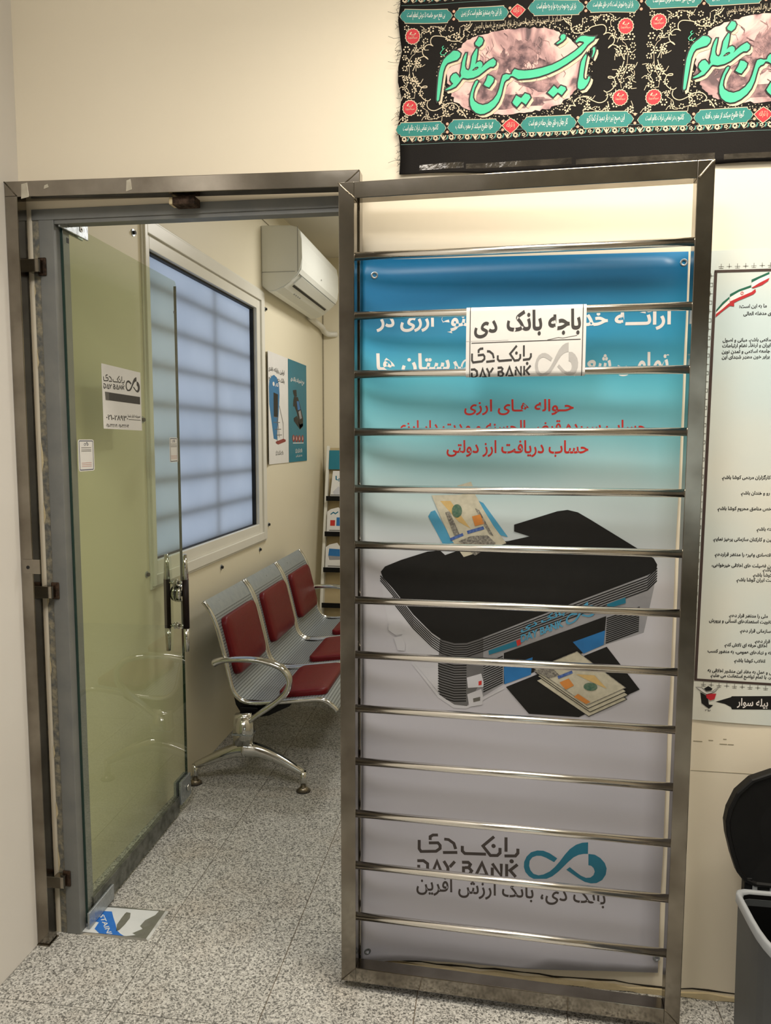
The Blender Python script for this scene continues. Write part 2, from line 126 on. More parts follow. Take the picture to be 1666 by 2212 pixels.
 'wp_flag': [[[(0.5184,1.7688),(0.5328,1.787),(0.5475,1.7994),(0.5477,1.7937),(0.5331,1.7798),(0.5186,1.763)],[(0.5486,1.8051),(0.5688,1.8159),(0.5957,1.8251),(0.596,1.8194),(0.569,1.8102),(0.5489,1.798)],[(0.596,1.8378),(0.6138,1.8457),(0.6351,1.8549),(0.6354,1.8493),(0.6141,1.8401),(0.5963,1.8307)]],[[(0.5186,1.763),(0.5331,1.7798),(0.5477,1.7937),(0.5481,1.7852),(0.5335,1.7713),(0.5182,1.7588)],[(0.5489,1.798),(0.569,1.8102),(0.596,1.8194),(0.5978,1.8095),(0.5696,1.7975),(0.5493,1.788)],[(0.5963,1.8307),(0.6141,1.8401),(0.6354,1.8493),(0.6358,1.8409),(0.6145,1.8302),(0.5973,1.8194)]],[[(0.5182,1.7588),(0.5335,1.7713),(0.5481,1.7852),(0.5498,1.778),(0.5337,1.7656),(0.5177,1.7516)],[(0.5493,1.788),(0.5696,1.7975),(0.5978,1.8095),(0.6056,1.8163),(0.6073,1.8092),(0.6021,1.8037),(0.5699,1.7903),(0.5591,1.7849),(0.5595,1.7764),(0.5484,1.7781)],[(0.5973,1.8194),(0.6145,1.8302),(0.6358,1.8409),(0.6334,1.8339),(0.6203,1.8244),(0.6015,1.8179)]]],
 'wp_frame': [(0.5141,1.8594),(0.5066,0.8561),(0.6384,1.8536)],
 'wp_lg': [[(0.5073,0.8372),(0.5219,0.8364),(0.534,0.826),(0.5484,0.8283),(0.5652,0.8433),(0.5542,0.8286),(0.5457,0.8235),(0.5342,0.8197),(0.5253,0.824)],[(0.5195,0.8237),(0.5284,0.8194),(0.5374,0.8136),(0.5411,0.7933),(0.5513,0.7923),(0.5416,0.7823),(0.5235,0.7956)],[(0.5328,0.8197),(0.5458,0.8219),(0.5574,0.8225),(0.5536,0.8082),(0.5436,0.8045),(0.5346,0.8103)],[(0.5278,0.8336),(0.5377,0.841),(0.5482,0.8346),(0.5454,0.8298),(0.5339,0.8276)]],
 'wp_lines': [(0.5712,1.7756,'ما به این است؛'),(0.5814,1.758,'رهبری مدظله العالی'),(0.5368,1.6945,'اسلامی باشم، مبانی و اصول'),(0.5363,1.6814,'ایران و ارتقاء نظام ارتباطات'),(0.5357,1.6693,'جامعه اسلامی و تمدن نوین'),(0.5363,1.6561,'برابر خون مطهر شهدای این'),(0.5485,1.3643,'کارگزاران مردمی کوشا باشم.'),(0.5941,1.3262,'رو و خندان باشم.'),(0.5409,1.2879,'بالاخص مناطق محروم کوشا باشم.'),(0.6345,1.2381,'داشته باشم.'),(0.5343,1.212,'مراجعین و کارکنان سازمانی پرهیز نمایم.'),(0.5391,1.174,'اقتصادی وغیره را مدنظر قراردهم.'),(0.5336,1.1483,'همچنین فضیلت های اخلاقی خیرخواهی،'),(0.653,1.1376,'باشم.'),(0.6311,1.1243,'کوشا باشم.'),(0.5927,1.1117,'ملت ایران کوشا باشم.'),(0.5792,1.0214,'ملی را مدنظر قرار دهم.'),(0.5327,1.008,'از تقویت استعدادهای انسانی و پرورش'),(0.607,0.9838,'سازمانی قرار دهم.'),(0.6429,0.9582,'قرار دهم.'),(0.5715,0.947,'اخلاق حرفه ای تلاش کنم.'),(0.5325,0.9312,'گانه و نهادهای عمومی، به منظور کسب'),(0.5961,0.9079,'انقلاب کوشا باشم.'),(0.5345,0.8813,'اصول و عمل به مفاد این منشور اخلاقی به'),(0.5417,0.8673,'مسیر، با تمام تواضع استعانت می طلبم.')],
 'wp_yr': [(0.5325,0.7755),(0.5474,0.7811)]}

# ------------------------------------------------------------------ materials
def lin(c):
    return tuple(((v/255)/12.92 if v <= 10 else ((v/255+.055)/1.055)**2.4) for v in c)
MATS = {}
def M(name, srgb, rough=.6, metal=0, spec=.5, noise=None, bump=None, coat=0):
    """noise=(scale, amount, second srgb); bump=(scale, strength)"""
    if name in MATS: return MATS[name]
    mt = bpy.data.materials.new(name); mt.use_nodes = True; nt = mt.node_tree; b = nt.nodes['Principled BSDF']
    b.inputs['Base Color'].default_value = (*lin(srgb), 1); b.inputs['Roughness'].default_value = rough
    b.inputs['Metallic'].default_value = metal; b.inputs['Specular IOR Level'].default_value = spec; b.inputs['Coat Weight'].default_value = coat
    tc = nt.nodes.new('ShaderNodeTexCoord')
    if noise:
        n = nt.nodes.new('ShaderNodeTexNoise'); n.inputs['Scale'].default_value = noise[0]; n.inputs['Detail'].default_value = 6
        nt.links.new(tc.outputs['Object'], n.inputs['Vector'])
        mx = nt.nodes.new('ShaderNodeMix'); mx.data_type = 'RGBA'
        mx.inputs[6].default_value = (*lin(srgb), 1); mx.inputs[7].default_value = (*lin(noise[2]), 1)
        mr = nt.nodes.new('ShaderNodeMapRange'); mr.inputs[1].default_value = .38; mr.inputs[2].default_value = .66; mr.inputs[4].default_value = noise[1]
        nt.links.new(n.outputs['Fac'], mr.inputs[0]); nt.links.new(mr.outputs[0], mx.inputs[0]); nt.links.new(mx.outputs[2], b.inputs['Base Color'])
        if metal:
            m2 = nt.nodes.new('ShaderNodeMapRange'); m2.inputs[1].default_value = .3; m2.inputs[2].default_value = .7; m2.inputs[3].default_value = rough*.7; m2.inputs[4].default_value = rough*1.5
            nt.links.new(n.outputs['Fac'], m2.inputs[0]); nt.links.new(m2.outputs[0], b.inputs['Roughness'])
    if bump:
        n2 = nt.nodes.new('ShaderNodeTexNoise'); n2.inputs['Scale'].default_value = bump[0]; n2.inputs['Detail'].default_value = 4
        nt.links.new(tc.outputs['Object'], n2.inputs['Vector'])
        bp = nt.nodes.new('ShaderNodeBump'); bp.inputs['Strength'].default_value = bump[1]; bp.inputs['Distance'].default_value = .01
        nt.links.new(n2.outputs['Fac'], bp.inputs['Height']); nt.links.new(bp.outputs[0], b.inputs['Normal'])
    MATS[name] = mt; return mt
def nodes(name):
    mt = bpy.data.materials.new(name); mt.use_nodes = True; nt = mt.node_tree
    return mt, nt, nt.nodes['Principled BSDF']
CREAM = M('cream wall paint', (234, 224, 203), .55, noise=(2.2, .25, (226, 215, 193)), bump=(9, .05))
ICREAM = M('cream panel paint', (230, 222, 198), .5, noise=(1.6, .3, (223, 214, 189)), bump=(5, .04))
WHITE = M('white wall paint', (226, 222, 216), .55, noise=(2.5, .3, (214, 208, 200)), bump=(8, .05))
CEIL = M('ceiling paint', (226, 220, 206), .7, noise=(2, .3, (216, 209, 194)))
DRAB = M('hall wall paint', (176, 166, 148), .7, noise=(2, .4, (160, 149, 130)))
STEEL = M('smudged stainless steel', (152, 146, 136), .12, 1, noise=(7, .9, (112, 105, 95)), bump=(40, .006))
STEELB = M('polished stainless bar', (238, 235, 230), .17, 1, noise=(12, .3, (226, 222, 216)))
CHROME = M('chrome', (200, 200, 196), .09, 1, noise=(30, .4, (180, 180, 175)))
ZINC = M('zinc fitting', (172, 178, 182), .3, .75, noise=(60, .5, (140, 146, 152)))
WELD = M('weld bead', (180, 172, 156), .38, 1, noise=(180, .8, (100, 90, 74)))
RUST = M('rusty weld', (70, 50, 34), .75, .3, noise=(90, .9, (34, 26, 20)))
GREY = M('grey door frame paint', (118, 119, 116), .42, noise=(14, .5, (98, 101, 102)), bump=(40, .05))
SCRAPE = M('scraped grey paint', (98, 99, 96), .6, noise=(55, 1.0, (150, 142, 120)), bump=(80, .3))
WPVC = M('white pvc', (226, 224, 214), .35, noise=(4, .3, (214, 211, 200)))
BLACKR = M('black rubber', (18, 18, 18), .6, noise=(60, .3, (30, 30, 30)))
BLACKP = M('black plastic', (8, 8, 9), .5, spec=.25, noise=(60, .3, (12, 12, 13)))
BIN = M('grey bin plastic', (74, 77, 79), .45, noise=(20, .4, (66, 69, 71)))
RIMG = M('pale grey bin rim', (150, 154, 158), .4, noise=(20, .3, (138, 142, 146)))
RED = M('dark red vinyl', (98, 3, 11), .42, spec=.3, noise=(40, .4, (88, 3, 10)), bump=(120, .08))
ACW = M('white appliance plastic', (226, 228, 222), .28, noise=(5, .2, (218, 220, 214)))
ACG = M('grey appliance trim', (150, 152, 148), .4, noise=(30, .3, (135, 137, 133)))
PAPER = M('white paper', (226, 224, 221), .7, noise=(14, .3, (216, 214, 210)), bump=(22, .06))
INK = M('dark grey ink', (58, 55, 53), .6, noise=(120, .4, (66, 63, 61)))
INKL = M('pale grey ink', (186, 184, 182), .6, noise=(60, .4, (170, 168, 166)))
INKM = M('mid grey ink', (96, 94, 88), .6, noise=(60, .4, (104, 102, 98)))
WINK = M('white ink', (232, 226, 222), .5, noise=(60, .2, (222, 216, 212)))
REDINK = M('red ink', (196, 44, 36), .5, noise=(60, .2, (186, 38, 32)))
TEALINK = M('teal ink', (22, 112, 140), .5, noise=(60, .2, (18, 104, 132)))
BRNINK = M('brown black ink', (66, 58, 56), .5, noise=(60, .3, (58, 50, 48)))
BLKINK = M('black ink', (24, 23, 22), .5, spec=.3, noise=(40, .3, (29, 28, 27)))
GRYINK = M('cool grey ink', (150, 150, 154), .5, noise=(20, .5, (130, 130, 136)))
GRY2 = M('dark stripe grey ink', (104, 103, 104), .5, noise=(20, .5, (90, 90, 92)))
LGRY = M('pale base ink', (200, 200, 206), .5, noise=(20, .3, (186, 186, 194)))
BLUINK = M('blue ink', (34, 112, 176), .5, noise=(30, .4, (26, 92, 150)))
SKYINK = M('sky blue ink', (74, 150, 186), .5, noise=(20, .4, (60, 132, 168)))
BILL = M('banknote paper ink', (196, 190, 170), .6, noise=(70, .6, (170, 166, 146)))
BILLO = M('banknote orange ink', (204, 132, 60), .6, noise=(70, .5, (186, 118, 56)))
BILLY = M('banknote ochre ink', (202, 172, 112), .6, noise=(70, .5, (188, 156, 100)))
BILLG = M('banknote green ink', (58, 96, 78), .6, noise=(160, .8, (100, 120, 100)))
BILLB = M('banknote blue ink', (52, 82, 150), .6, noise=(160, .8, (100, 124, 176)))
BILLK = M('banknote engraving ink', (92, 88, 84), .6, noise=(190, .9, (160, 156, 144)))
CLOTH = M('black printed cloth', (23, 21, 20), .8, spec=.15, noise=(5, .35, (31, 28, 26)), bump=(300, .06))
CREAMI = M('cream cloth ink', (206, 192, 166), .7, noise=(80, .5, (190, 174, 146)))
MINT = M('mint cloth ink', (80, 192, 152), .65, spec=.2, noise=(30, .3, (72, 182, 144)))
TEALC = M('teal cloth ink', (16, 118, 110), .65, noise=(14, .5, (20, 120, 122)))
REDC = M('crimson cloth ink', (186, 28, 42), .65, noise=(50, .4, (192, 34, 48)))
TEALP = M('teal poster paper', (30, 118, 138), .5, noise=(3, .5, (24, 100, 122)))
BLUP = M('blue poster ink', (36, 116, 166), .5, noise=(8, .5, (28, 96, 148)))
TAPE = M('clear packing tape', (190, 184, 168), .12, .2, noise=(30, .5, (150, 144, 128)))
SMUDGE = M('pencil scuff', (150, 142, 120), .7, noise=(60, .5, (130, 122, 102)))
CAULK = M('cream caulk', (214, 198, 160), .7, noise=(30, .5, (190, 172, 134)), bump=(40, .3))
CRACK = M('dark crack', (40, 36, 28), .9, noise=(40, .5, (60, 54, 42)))
FILM = M('protective film', (206, 210, 212), .35, noise=(20, .4, (188, 194, 198)))
FILMB = M('blue film print', (34, 104, 190), .35, noise=(60, .5, (44, 116, 200)))

def terrazzo():
    mt, nt, b = nodes('grey terrazzo tile')
    tc = nt.nodes.new('ShaderNodeTexCoord'); geo = nt.nodes.new('ShaderNodeNewGeometry')
    def chips(scale, stops):
        v = nt.nodes.new('ShaderNodeTexVoronoi'); v.inputs['Scale'].default_value = scale; v.inputs['Randomness'].default_value = 1
        ds = nt.nodes.new('ShaderNodeTexNoise'); ds.inputs['Scale'].default_value = scale*1.3; ds.inputs['Detail'].default_value = 2; nt.links.new(geo.outputs['Position'], ds.inputs['Vector'])
        ad = nt.nodes.new('ShaderNodeVectorMath'); ad.operation = 'MULTIPLY_ADD'; ad.inputs[1].default_value = (.006, .006, 0); nt.links.new(ds.outputs['Color'], ad.inputs[0]); nt.links.new(geo.outputs['Position'], ad.inputs[2]); nt.links.new(ad.outputs[0], v.inputs['Vector'])
        se = nt.nodes.new('ShaderNodeSeparateColor'); nt.links.new(v.outputs['Color'], se.inputs[0])
        c = nt.nodes.new('ShaderNodeValToRGB'); e = c.color_ramp.elements; e[0].position, e[0].color = stops[0][0], (*lin(stops[0][1]), 1); e[1].position, e[1].color = stops[-1][0], (*lin(stops[-1][1]), 1)
        for p, q in stops[1:-1]:
            k = e.new(p); k.color = (*lin(q), 1)
        nt.links.new(se.outputs[0], c.inputs[0]); return c
    ca = chips(250, [(.0, (44, 44, 43)), (.25, (74, 74, 71)), (.34, (150, 149, 144)), (.6, (186, 185, 180)), (1, (218, 217, 212))])
    cc = chips(520, [(.0, (70, 70, 68)), (.3, (120, 119, 115)), (.6, (190, 189, 183)), (1, (222, 221, 215))])
    cr = nt.nodes.new('ShaderNodeMix'); cr.data_type = 'RGBA'; cr.inputs[0].default_value = .35
    nt.links.new(ca.outputs[0], cr.inputs[6]); nt.links.new(cc.outputs[0], cr.inputs[7])
    n2 = nt.nodes.new('ShaderNodeTexNoise'); n2.inputs['Scale'].default_value = 3.0; n2.inputs['Detail'].default_value = 4
    nt.links.new(geo.outputs['Position'], n2.inputs['Vector'])
    mr = nt.nodes.new('ShaderNodeMapRange'); mr.inputs[1].default_value = .52; mr.inputs[2].default_value = .75; mr.inputs[4].default_value = .4
    nt.links.new(n2.outputs['Fac'], mr.inputs[0])
    mx = nt.nodes.new('ShaderNodeMix'); mx.data_type = 'RGBA'; mx.blend_type = 'MULTIPLY'; mx.inputs[7].default_value = (*lin((222, 198, 172)), 1)
    nt.links.new(mr.outputs[0], mx.inputs[0]); nt.links.new(cr.outputs[2], mx.inputs[6]); nt.links.new(mx.outputs[2], b.inputs['Base Color'])
    b.inputs['Roughness'].default_value = .45; b.inputs['Specular IOR Level'].default_value = .35
    return mt
TERR = terrazzo()
GROUT = M('tile grout', (128, 113, 94), .9, noise=(40, .5, (106, 92, 75)))

def glassmat():
    mt, nt, b = nodes('green tinted glass'); nt.nodes.remove(b); out = nt.nodes['Material Output']
    tr = nt.nodes.new('ShaderNodeBsdfTransparent'); tr.inputs[0].default_value = (.91, .945, .875, 1)
    gl = nt.nodes.new('ShaderNodeBsdfGlossy'); gl.inputs['Roughness'].default_value = .012
    fr = nt.nodes.new('ShaderNodeFresnel'); fr.inputs[0].default_value = 1.9
    geo = nt.nodes.new('ShaderNodeNewGeometry'); iv = nt.nodes.new('ShaderNodeMath'); iv.operation = 'SUBTRACT'; iv.inputs[0].default_value = 1; nt.links.new(geo.outputs['Backfacing'], iv.inputs[1])
    ml = nt.nodes.new('ShaderNodeMath'); ml.operation = 'MULTIPLY'; nt.links.new(fr.outputs[0], ml.inputs[0]); nt.links.new(iv.outputs[0], ml.inputs[1])
    mx = nt.nodes.new('ShaderNodeMixShader'); nt.links.new(ml.outputs[0], mx.inputs[0]); nt.links.new(tr.outputs[0], mx.inputs[1]); nt.links.new(gl.outputs[0], mx.inputs[2])
    nt.links.new(mx.outputs[0], out.inputs[0]); return mt
GLASS = glassmat()
GEDGE = M('dark green glass edge', (38, 58, 52), .15, noise=(20, .3, (48, 70, 64)))
def panemat():
    mt, nt, b = nodes('frosted window film'); out = nt.nodes['Material Output']
    tc = nt.nodes.new('ShaderNodeTexCoord'); n = nt.nodes.new('ShaderNodeTexNoise'); n.inputs['Scale'].default_value = 3; n.inputs['Detail'].default_value = 3
    nt.links.new(tc.outputs['Object'], n.inputs['Vector'])
    cr = nt.nodes.new('ShaderNodeValToRGB'); cr.color_ramp.elements[0].color = (.60, .66, .72, 1); cr.color_ramp.elements[1].color = (.80, .84, .88, 1)
    nt.links.new(n.outputs['Fac'], cr.inputs[0])
    tl = nt.nodes.new('ShaderNodeBsdfTranslucent'); nt.links.new(cr.outputs[0], tl.inputs[0])
    df = nt.nodes.new('ShaderNodeBsdfDiffuse'); df.inputs[0].default_value = (.5, .53, .58, 1)
    mx = nt.nodes.new('ShaderNodeMixShader'); mx.inputs[0].default_value = .22
    nt.links.new(tl.outputs[0], mx.inputs[1]); nt.links.new(df.outputs[0], mx.inputs[2])
    gl = nt.nodes.new('ShaderNodeBsdfGlossy'); gl.inputs[1].default_value = .12
    m2 = nt.nodes.new('ShaderNodeMixShader'); m2.inputs[0].default_value = .03
    nt.links.new(mx.outputs[0], m2.inputs[1]); nt.links.new(gl.outputs[0], m2.inputs[2]); nt.links.new(m2.outputs[0], out.inputs[0])
    return mt
PANE = panemat()
def vinylmat():
    mt, nt, b = nodes('printed vinyl')
    geo = nt.nodes.new('ShaderNodeNewGeometry'); sp = nt.nodes.new('ShaderNodeSeparateXYZ'); nt.links.new(geo.outputs['Position'], sp.inputs[0])
    n = nt.nodes.new('ShaderNodeTexNoise'); n.inputs['Scale'].default_value = 2.2; nt.links.new(geo.outputs['Position'], n.inputs['Vector'])
    ad = nt.nodes.new('ShaderNodeMath'); ad.operation = 'MULTIPLY_ADD'; ad.inputs[1].default_value = .16; nt.links.new(n.outputs['Fac'], ad.inputs[0]); nt.links.new(sp.outputs['Z'], ad.inputs[2])
    mr = nt.nodes.new('ShaderNodeMapRange'); mr.inputs[1].default_value = 0; mr.inputs[2].default_value = 2.0; nt.links.new(ad.outputs[0], mr.inputs[0])
    cr = nt.nodes.new('ShaderNodeValToRGB'); e = cr.color_ramp.elements
    stops = [(0, (188, 187, 197)), (.35, (190, 189, 199)), (.60, (196, 195, 201)), (.70, (186, 204, 206)), (.77, (132, 192, 202)), (.84, (90, 176, 196)), (.90, (52, 148, 188)), (.955, (22, 104, 150)), (1, (18, 122, 178))]
    e[0].position, e[0].color = stops[0][0], (*lin(stops[0][1]), 1); e[1].position, e[1].color = stops[-1][0], (*lin(stops[-1][1]), 1)
    for p, c in stops[1:-1]:
        k = e.new(p); k.color = (*lin(c), 1)
    nt.links.new(mr.outputs[0], cr.inputs[0]); nt.links.new(cr.outputs[0], b.inputs['Base Color'])
    b.inputs['Roughness'].default_value = .38
    return mt
VINYL = vinylmat()
def posterpap():
    mt, nt, b = nodes('pale printed poster paper')
    tc = nt.nodes.new('ShaderNodeTexCoord'); n = nt.nodes.new('ShaderNodeTexNoise'); n.inputs['Scale'].default_value = 2.4; n.inputs['Detail'].default_value = 2
    nt.links.new(tc.outputs['Object'], n.inputs['Vector']); cr = nt.nodes.new('ShaderNodeValToRGB'); e = cr.color_ramp.elements
    e[0].position = .35; e[0].color = (*lin((196, 212, 214)), 1); e[1].position = .65; e[1].color = (*lin((216, 216, 206)), 1)
    nt.links.new(n.outputs['Fac'], cr.inputs[0]); nt.links.new(cr.outputs[0], b.inputs['Base Color']); b.inputs['Roughness'].default_value = .4
    return mt
PPAPER = posterpap()
def perforated():
    mt, nt, b = nodes('perforated grey seat steel')
    geo = nt.nodes.new('ShaderNodeNewGeometry'); uv = nt.nodes.new('ShaderNodeUVMap'); uv.uv_map = 'UVMap'
    sp = nt.nodes.new('ShaderNodeSeparateXYZ'); nt.links.new(uv.outputs[0], sp.inputs[0])
    def saw(out, per, duty):
        m1 = nt.nodes.new('ShaderNodeMath'); m1.operation = 'DIVIDE'; m1.inputs[1].default_value = per; nt.links.new(out, m1.inputs[0])
        m2 = nt.nodes.new('ShaderNodeMath'); m2.operation = 'FRACT'; nt.links.new(m1.outputs[0], m2.inputs[0])
        m3 = nt.nodes.new('ShaderNodeMath'); m3.operation = 'LESS_THAN'; m3.inputs[1].default_value = duty; nt.links.new(m2.outputs[0], m3.inputs[0]); return m3
    a = saw(sp.outputs['X'], .0125, .42); c = saw(sp.outputs['Y'], .0125, .6)
    mm = nt.nodes.new('ShaderNodeMath'); mm.operation = 'MULTIPLY'; nt.links.new(a.outputs[0], mm.inputs[0]); nt.links.new(c.outputs[0], mm.inputs[1])
    mx = nt.nodes.new('ShaderNodeMix'); mx.data_type = 'RGBA'; mx.inputs[6].default_value = (*lin((150, 158, 162)), 1); mx.inputs[7].default_value = (*lin((62, 66, 66)), 1)
    nt.links.new(mm.outputs[0], mx.inputs[0]); nt.links.new(mx.outputs[2], b.inputs['Base Color']); b.inputs['Metallic'].default_value = .35; b.inputs['Roughness'].default_value = .38
    return mt
PERF = perforated()
GREYSHEET = M('grey seat steel', (150, 158, 162), .38, .35, noise=(30, .3, (140, 148, 152)))
def ovalmat():
    mt, nt, b = nodes('mottled painted oval print')
    tc = nt.nodes.new('ShaderNodeTexCoord'); n = nt.nodes.new('ShaderNodeTexNoise'); n.inputs['Scale'].default_value = 11; n.inputs['Detail'].default_value = 7; n.inputs['Distortion'].default_value = 1.4
    nt.links.new(tc.outputs['Object'], n.inputs['Vector']); cr = nt.nodes.new('ShaderNodeValToRGB'); e = cr.color_ramp.elements
    e[0].position = .34; e[0].color = (*lin((92, 72, 76)), 1); e[1].position = .66; e[1].color = (*lin((212, 194, 182)), 1)
    k = e.new(.44); k.color = (*lin((178, 140, 140)), 1); k = e.new(.54); k.color = (*lin((214, 178, 172)), 1)
    nt.links.new(n.outputs['Fac'], cr.inputs[0]); nt.links.new(cr.outputs[0], b.inputs['Base Color']); b.inputs['Roughness'].default_value = .7
    return mt
OVAL = ovalmat()
MAUVE = M('mauve cloth ink', (84, 62, 68), .75, noise=(55, 1.0, (168, 132, 132)))

# ------------------------------------------------------------------ mesh helpers
def link(name, me, mat=None, parent=None, loc=None):
    o = bpy.data.objects.new(name, me); COL.objects.link(o)
    if mat and me is not None and not me.materials: me.materials.append(mat)
    if parent: o.parent = parent
    if loc: o.location = loc
    return o
def mesh(name, vs, fs, mat, parent=None, smooth=False):
    me = bpy.data.meshes.new(name); me.from_pydata([tuple(v) for v in vs], [], fs); me.update()
    if smooth: me.polygons.foreach_set('use_smooth', [True]*len(me.polygons))
    return link(name, me, mat, parent)
def frombm(name, bm, mat, parent=None, smooth=False, recalc=True):
    if recalc: bmesh.ops.recalc_face_normals(bm, faces=bm.faces[:])
    me = bpy.data.meshes.new(name); bm.to_mesh(me); bm.free()
    if smooth: me.polygons.foreach_set('use_smooth', [True]*len(me.polygons))
    return link(name, me, mat, parent)
def boxbm(bm, lo, hi, bevel=0):
    r = bmesh.ops.create_cube(bm, size=1)
    for v in r['verts']:
        v.co = Vector([(lo[i]+hi[i])/2 + v.co[i]*(hi[i]-lo[i]) for i in range(3)])
    if bevel:
        es = list({e for v in r['verts'] for e in v.link_edges})
        bmesh.ops.bevel(bm, geom=es, offset=bevel, segments=2, affect='EDGES', profile=.5)
def box(name, lo, hi, mat, parent=None, bevel=0):
    bm = bmesh.new(); boxbm(bm, lo, hi, bevel); return frombm(name, bm, mat, parent)
def cyl(name, p0, p1, r, mat, parent=None, seg=16, r2=None):
    p0, p1 = Vector(p0), Vector(p1); d = p1-p0; bm = bmesh.new()
    bmesh.ops.create_cone(bm, cap_ends=True, segments=seg, radius1=r, radius2=r if r2 is None else r2, depth=d.length)
    mt = Matrix.Translation((p0+p1)/2) @ d.to_track_quat('Z', 'Y').to_matrix().to_4x4(); bmesh.ops.transform(bm, matrix=mt, verts=bm.verts)
    o = frombm(name, bm, mat, parent)
    for p in o.data.polygons:
        if len(p.vertices) == 4: p.use_smooth = True
    return o
def smooth_path(pts, n=4):
    pts = [Vector(p) for p in pts]; out = []
    for i in range(len(pts)-1):
        p0 = pts[max(i-1, 0)]; p1 = pts[i]; p2 = pts[i+1]; p3 = pts[min(i+2, len(pts)-1)]
        for k in range(n):
            t = k/n; out.append(.5*((2*p1)+(p2-p0)*t+(2*p0-5*p1+4*p2-p3)*t*t+(3*p1-p0-3*p2+p3)*t**3))
    out.append(pts[-1]); return out
def sweep(name, path, prof, mat, parent=None, ref=Vector((0, 1, 0)), smooth=True, scale=None):
    """profile (a,b): a along in-plane normal, b along ref"""
    path = [Vector(p) for p in path]; vs = []; n = len(prof)
    for i, p in enumerate(path):
        t = (path[min(i+1, len(path)-1)]-path[max(i-1, 0)]).normalized(); nb = ref.cross(t)
        nb = nb.normalized() if nb.length > 1e-6 else Vector((1, 0, 0)); rb = t.cross(nb).normalized()
        s = scale[i] if scale else 1
        for a, b in prof: vs.append(p+nb*a*s+rb*b*s)
    fs = []
    for i in range(len(path)-1):
        for k in range(n): fs.append((i*n+k, i*n+(k+1) % n, (i+1)*n+(k+1) % n, (i+1)*n+k))
    fs.append(tuple(range(n))[::-1]); fs.append(tuple(range((len(path)-1)*n, len(path)*n)))
    bm = bmesh.new(); bv = [bm.verts.new(v) for v in vs]
    for f in fs: bm.faces.new([bv[i] for i in f])
    return frombm(name, bm, mat, parent, smooth)
def circ(r, n=10, ry=None): return [(r*math.cos(2*math.pi*k/n), (ry or r)*math.sin(2*math.pi*k/n)) for k in range(n)]
def prism(name, poly, f, d0, d1, mat, parent=None, bevel=0, smooth=False):
    """poly 2-D, f(a,b,d)->xyz"""
    bm = bmesh.new(); A = [bm.verts.new(f(a, b, d0)) for a, b in poly]; B = [bm.verts.new(f(a, b, d1)) for a, b in poly]
    bm.faces.new(A); bm.faces.new(B[::-1]); n = len(poly)
    for i in range(n): bm.faces.new((A[i], B[i], B[(i+1) % n], A[(i+1) % n]))
    if bevel:
        es = [e for e in bm.edges if (e.verts[0] in A) == (e.verts[1] in A)]
        bmesh.ops.bevel(bm, geom=es, offset=bevel, segments=2, affect='EDGES')
    return frombm(name, bm, mat, parent, smooth)
def empty(name, label, cat, loc=(0, 0, 0), group=None, kind=None):
    o = bpy.data.objects.new(name, None); COL.objects.link(o); o.location = loc; o.empty_display_size = .05
    return tag(o, label, cat, group, kind)
def tag(o, label=None, cat=None, group=None, kind=None):
    if label: o['label'] = label
    if cat: o['category'] = cat
    if group: o['group'] = group
    if kind: o['kind'] = kind
    return o

# ------------------------------------------------------------------ flat artwork helpers: geometry is (verts2d, faces)
def area2(p): return sum(a[0]*b[1]-b[0]*a[1] for a, b in zip(p, p[1:]+p[:1]))
def fill2d(polys, offset=0.0):
    polys = [list(p) if (area2(list(p)) > 0) == (i == 0) else list(p)[::-1] for i, p in enumerate(polys)]
    cu = bpy.data.curves.new('f', 'CURVE'); cu.dimensions = '2D'; cu.fill_mode = 'BOTH'; cu.offset = offset
    for p in polys:
        sp = cu.splines.new('POLY'); sp.points.add(len(p)-1)
        for q, c in zip(sp.points, p): q.co = (c[0], c[1], 0, 1)
        sp.use_cyclic_u = True
    return fromcurve(cu)
def fromcurve(cu):
    o = bpy.data.objects.new('f', cu); COL.objects.link(o); dg = bpy.context.evaluated_depsgraph_get(); dg.update()
    me = bpy.data.meshes.new_from_object(o.evaluated_get(dg))
    g = ([(v.co.x, v.co.y) for v in me.vertices], [tuple(p.vertices) for p in me.polygons])
    bpy.data.objects.remove(o); bpy.data.curves.remove(cu); bpy.data.meshes.remove(me); return g
def poly2d(p): return ([tuple(c) for c in p], [tuple(range(len(p)))])
def join2d(gs):
    V, Fc = [], []
    for v, f in gs:
        k = len(V); V += v; Fc += [tuple(i+k for i in q) for q in f]
    return V, Fc
def stroke(pts, wd, closed=False):
    pts = [Vector(p[:2]) for p in pts]; n = len(pts); L, R = [], []
    for i in range(n):
        a = pts[i-1] if (i > 0 or closed) else pts[i]; b = pts[(i+1) % n] if (i < n-1 or closed) else pts[i]
        d1 = (pts[i]-a); d2 = (b-pts[i])
        d1 = d1.normalized() if d1.length > 1e-9 else None; d2 = d2.normalized() if d2.length > 1e-9 else None
        if d1 is None: d1 = d2
        if d2 is None: d2 = d1
        if d1 is None: d1 = d2 = Vector((1, 0))
        t = (d1+d2); t = t.normalized() if t.length > 1e-6 else d1; nn = Vector((-t.y, t.x)); k = 1/max(.5, abs(nn.dot(Vector((-d1.y, d1.x)))))
        L.append(tuple(pts[i]+nn*wd/2*k)); R.append(tuple(pts[i]-nn*wd/2*k))
    fs = []
    for i in range(n if closed else n-1): j = (i+1) % n; fs.append((i, j, n+j, n+i))
    return L+R, fs
def disc(c, r, n=14, ry=None): return [(c[0]+r*math.cos(2*math.pi*k/n), c[1]+(ry or r)*math.sin(2*math.pi*k/n)) for k in range(n)]
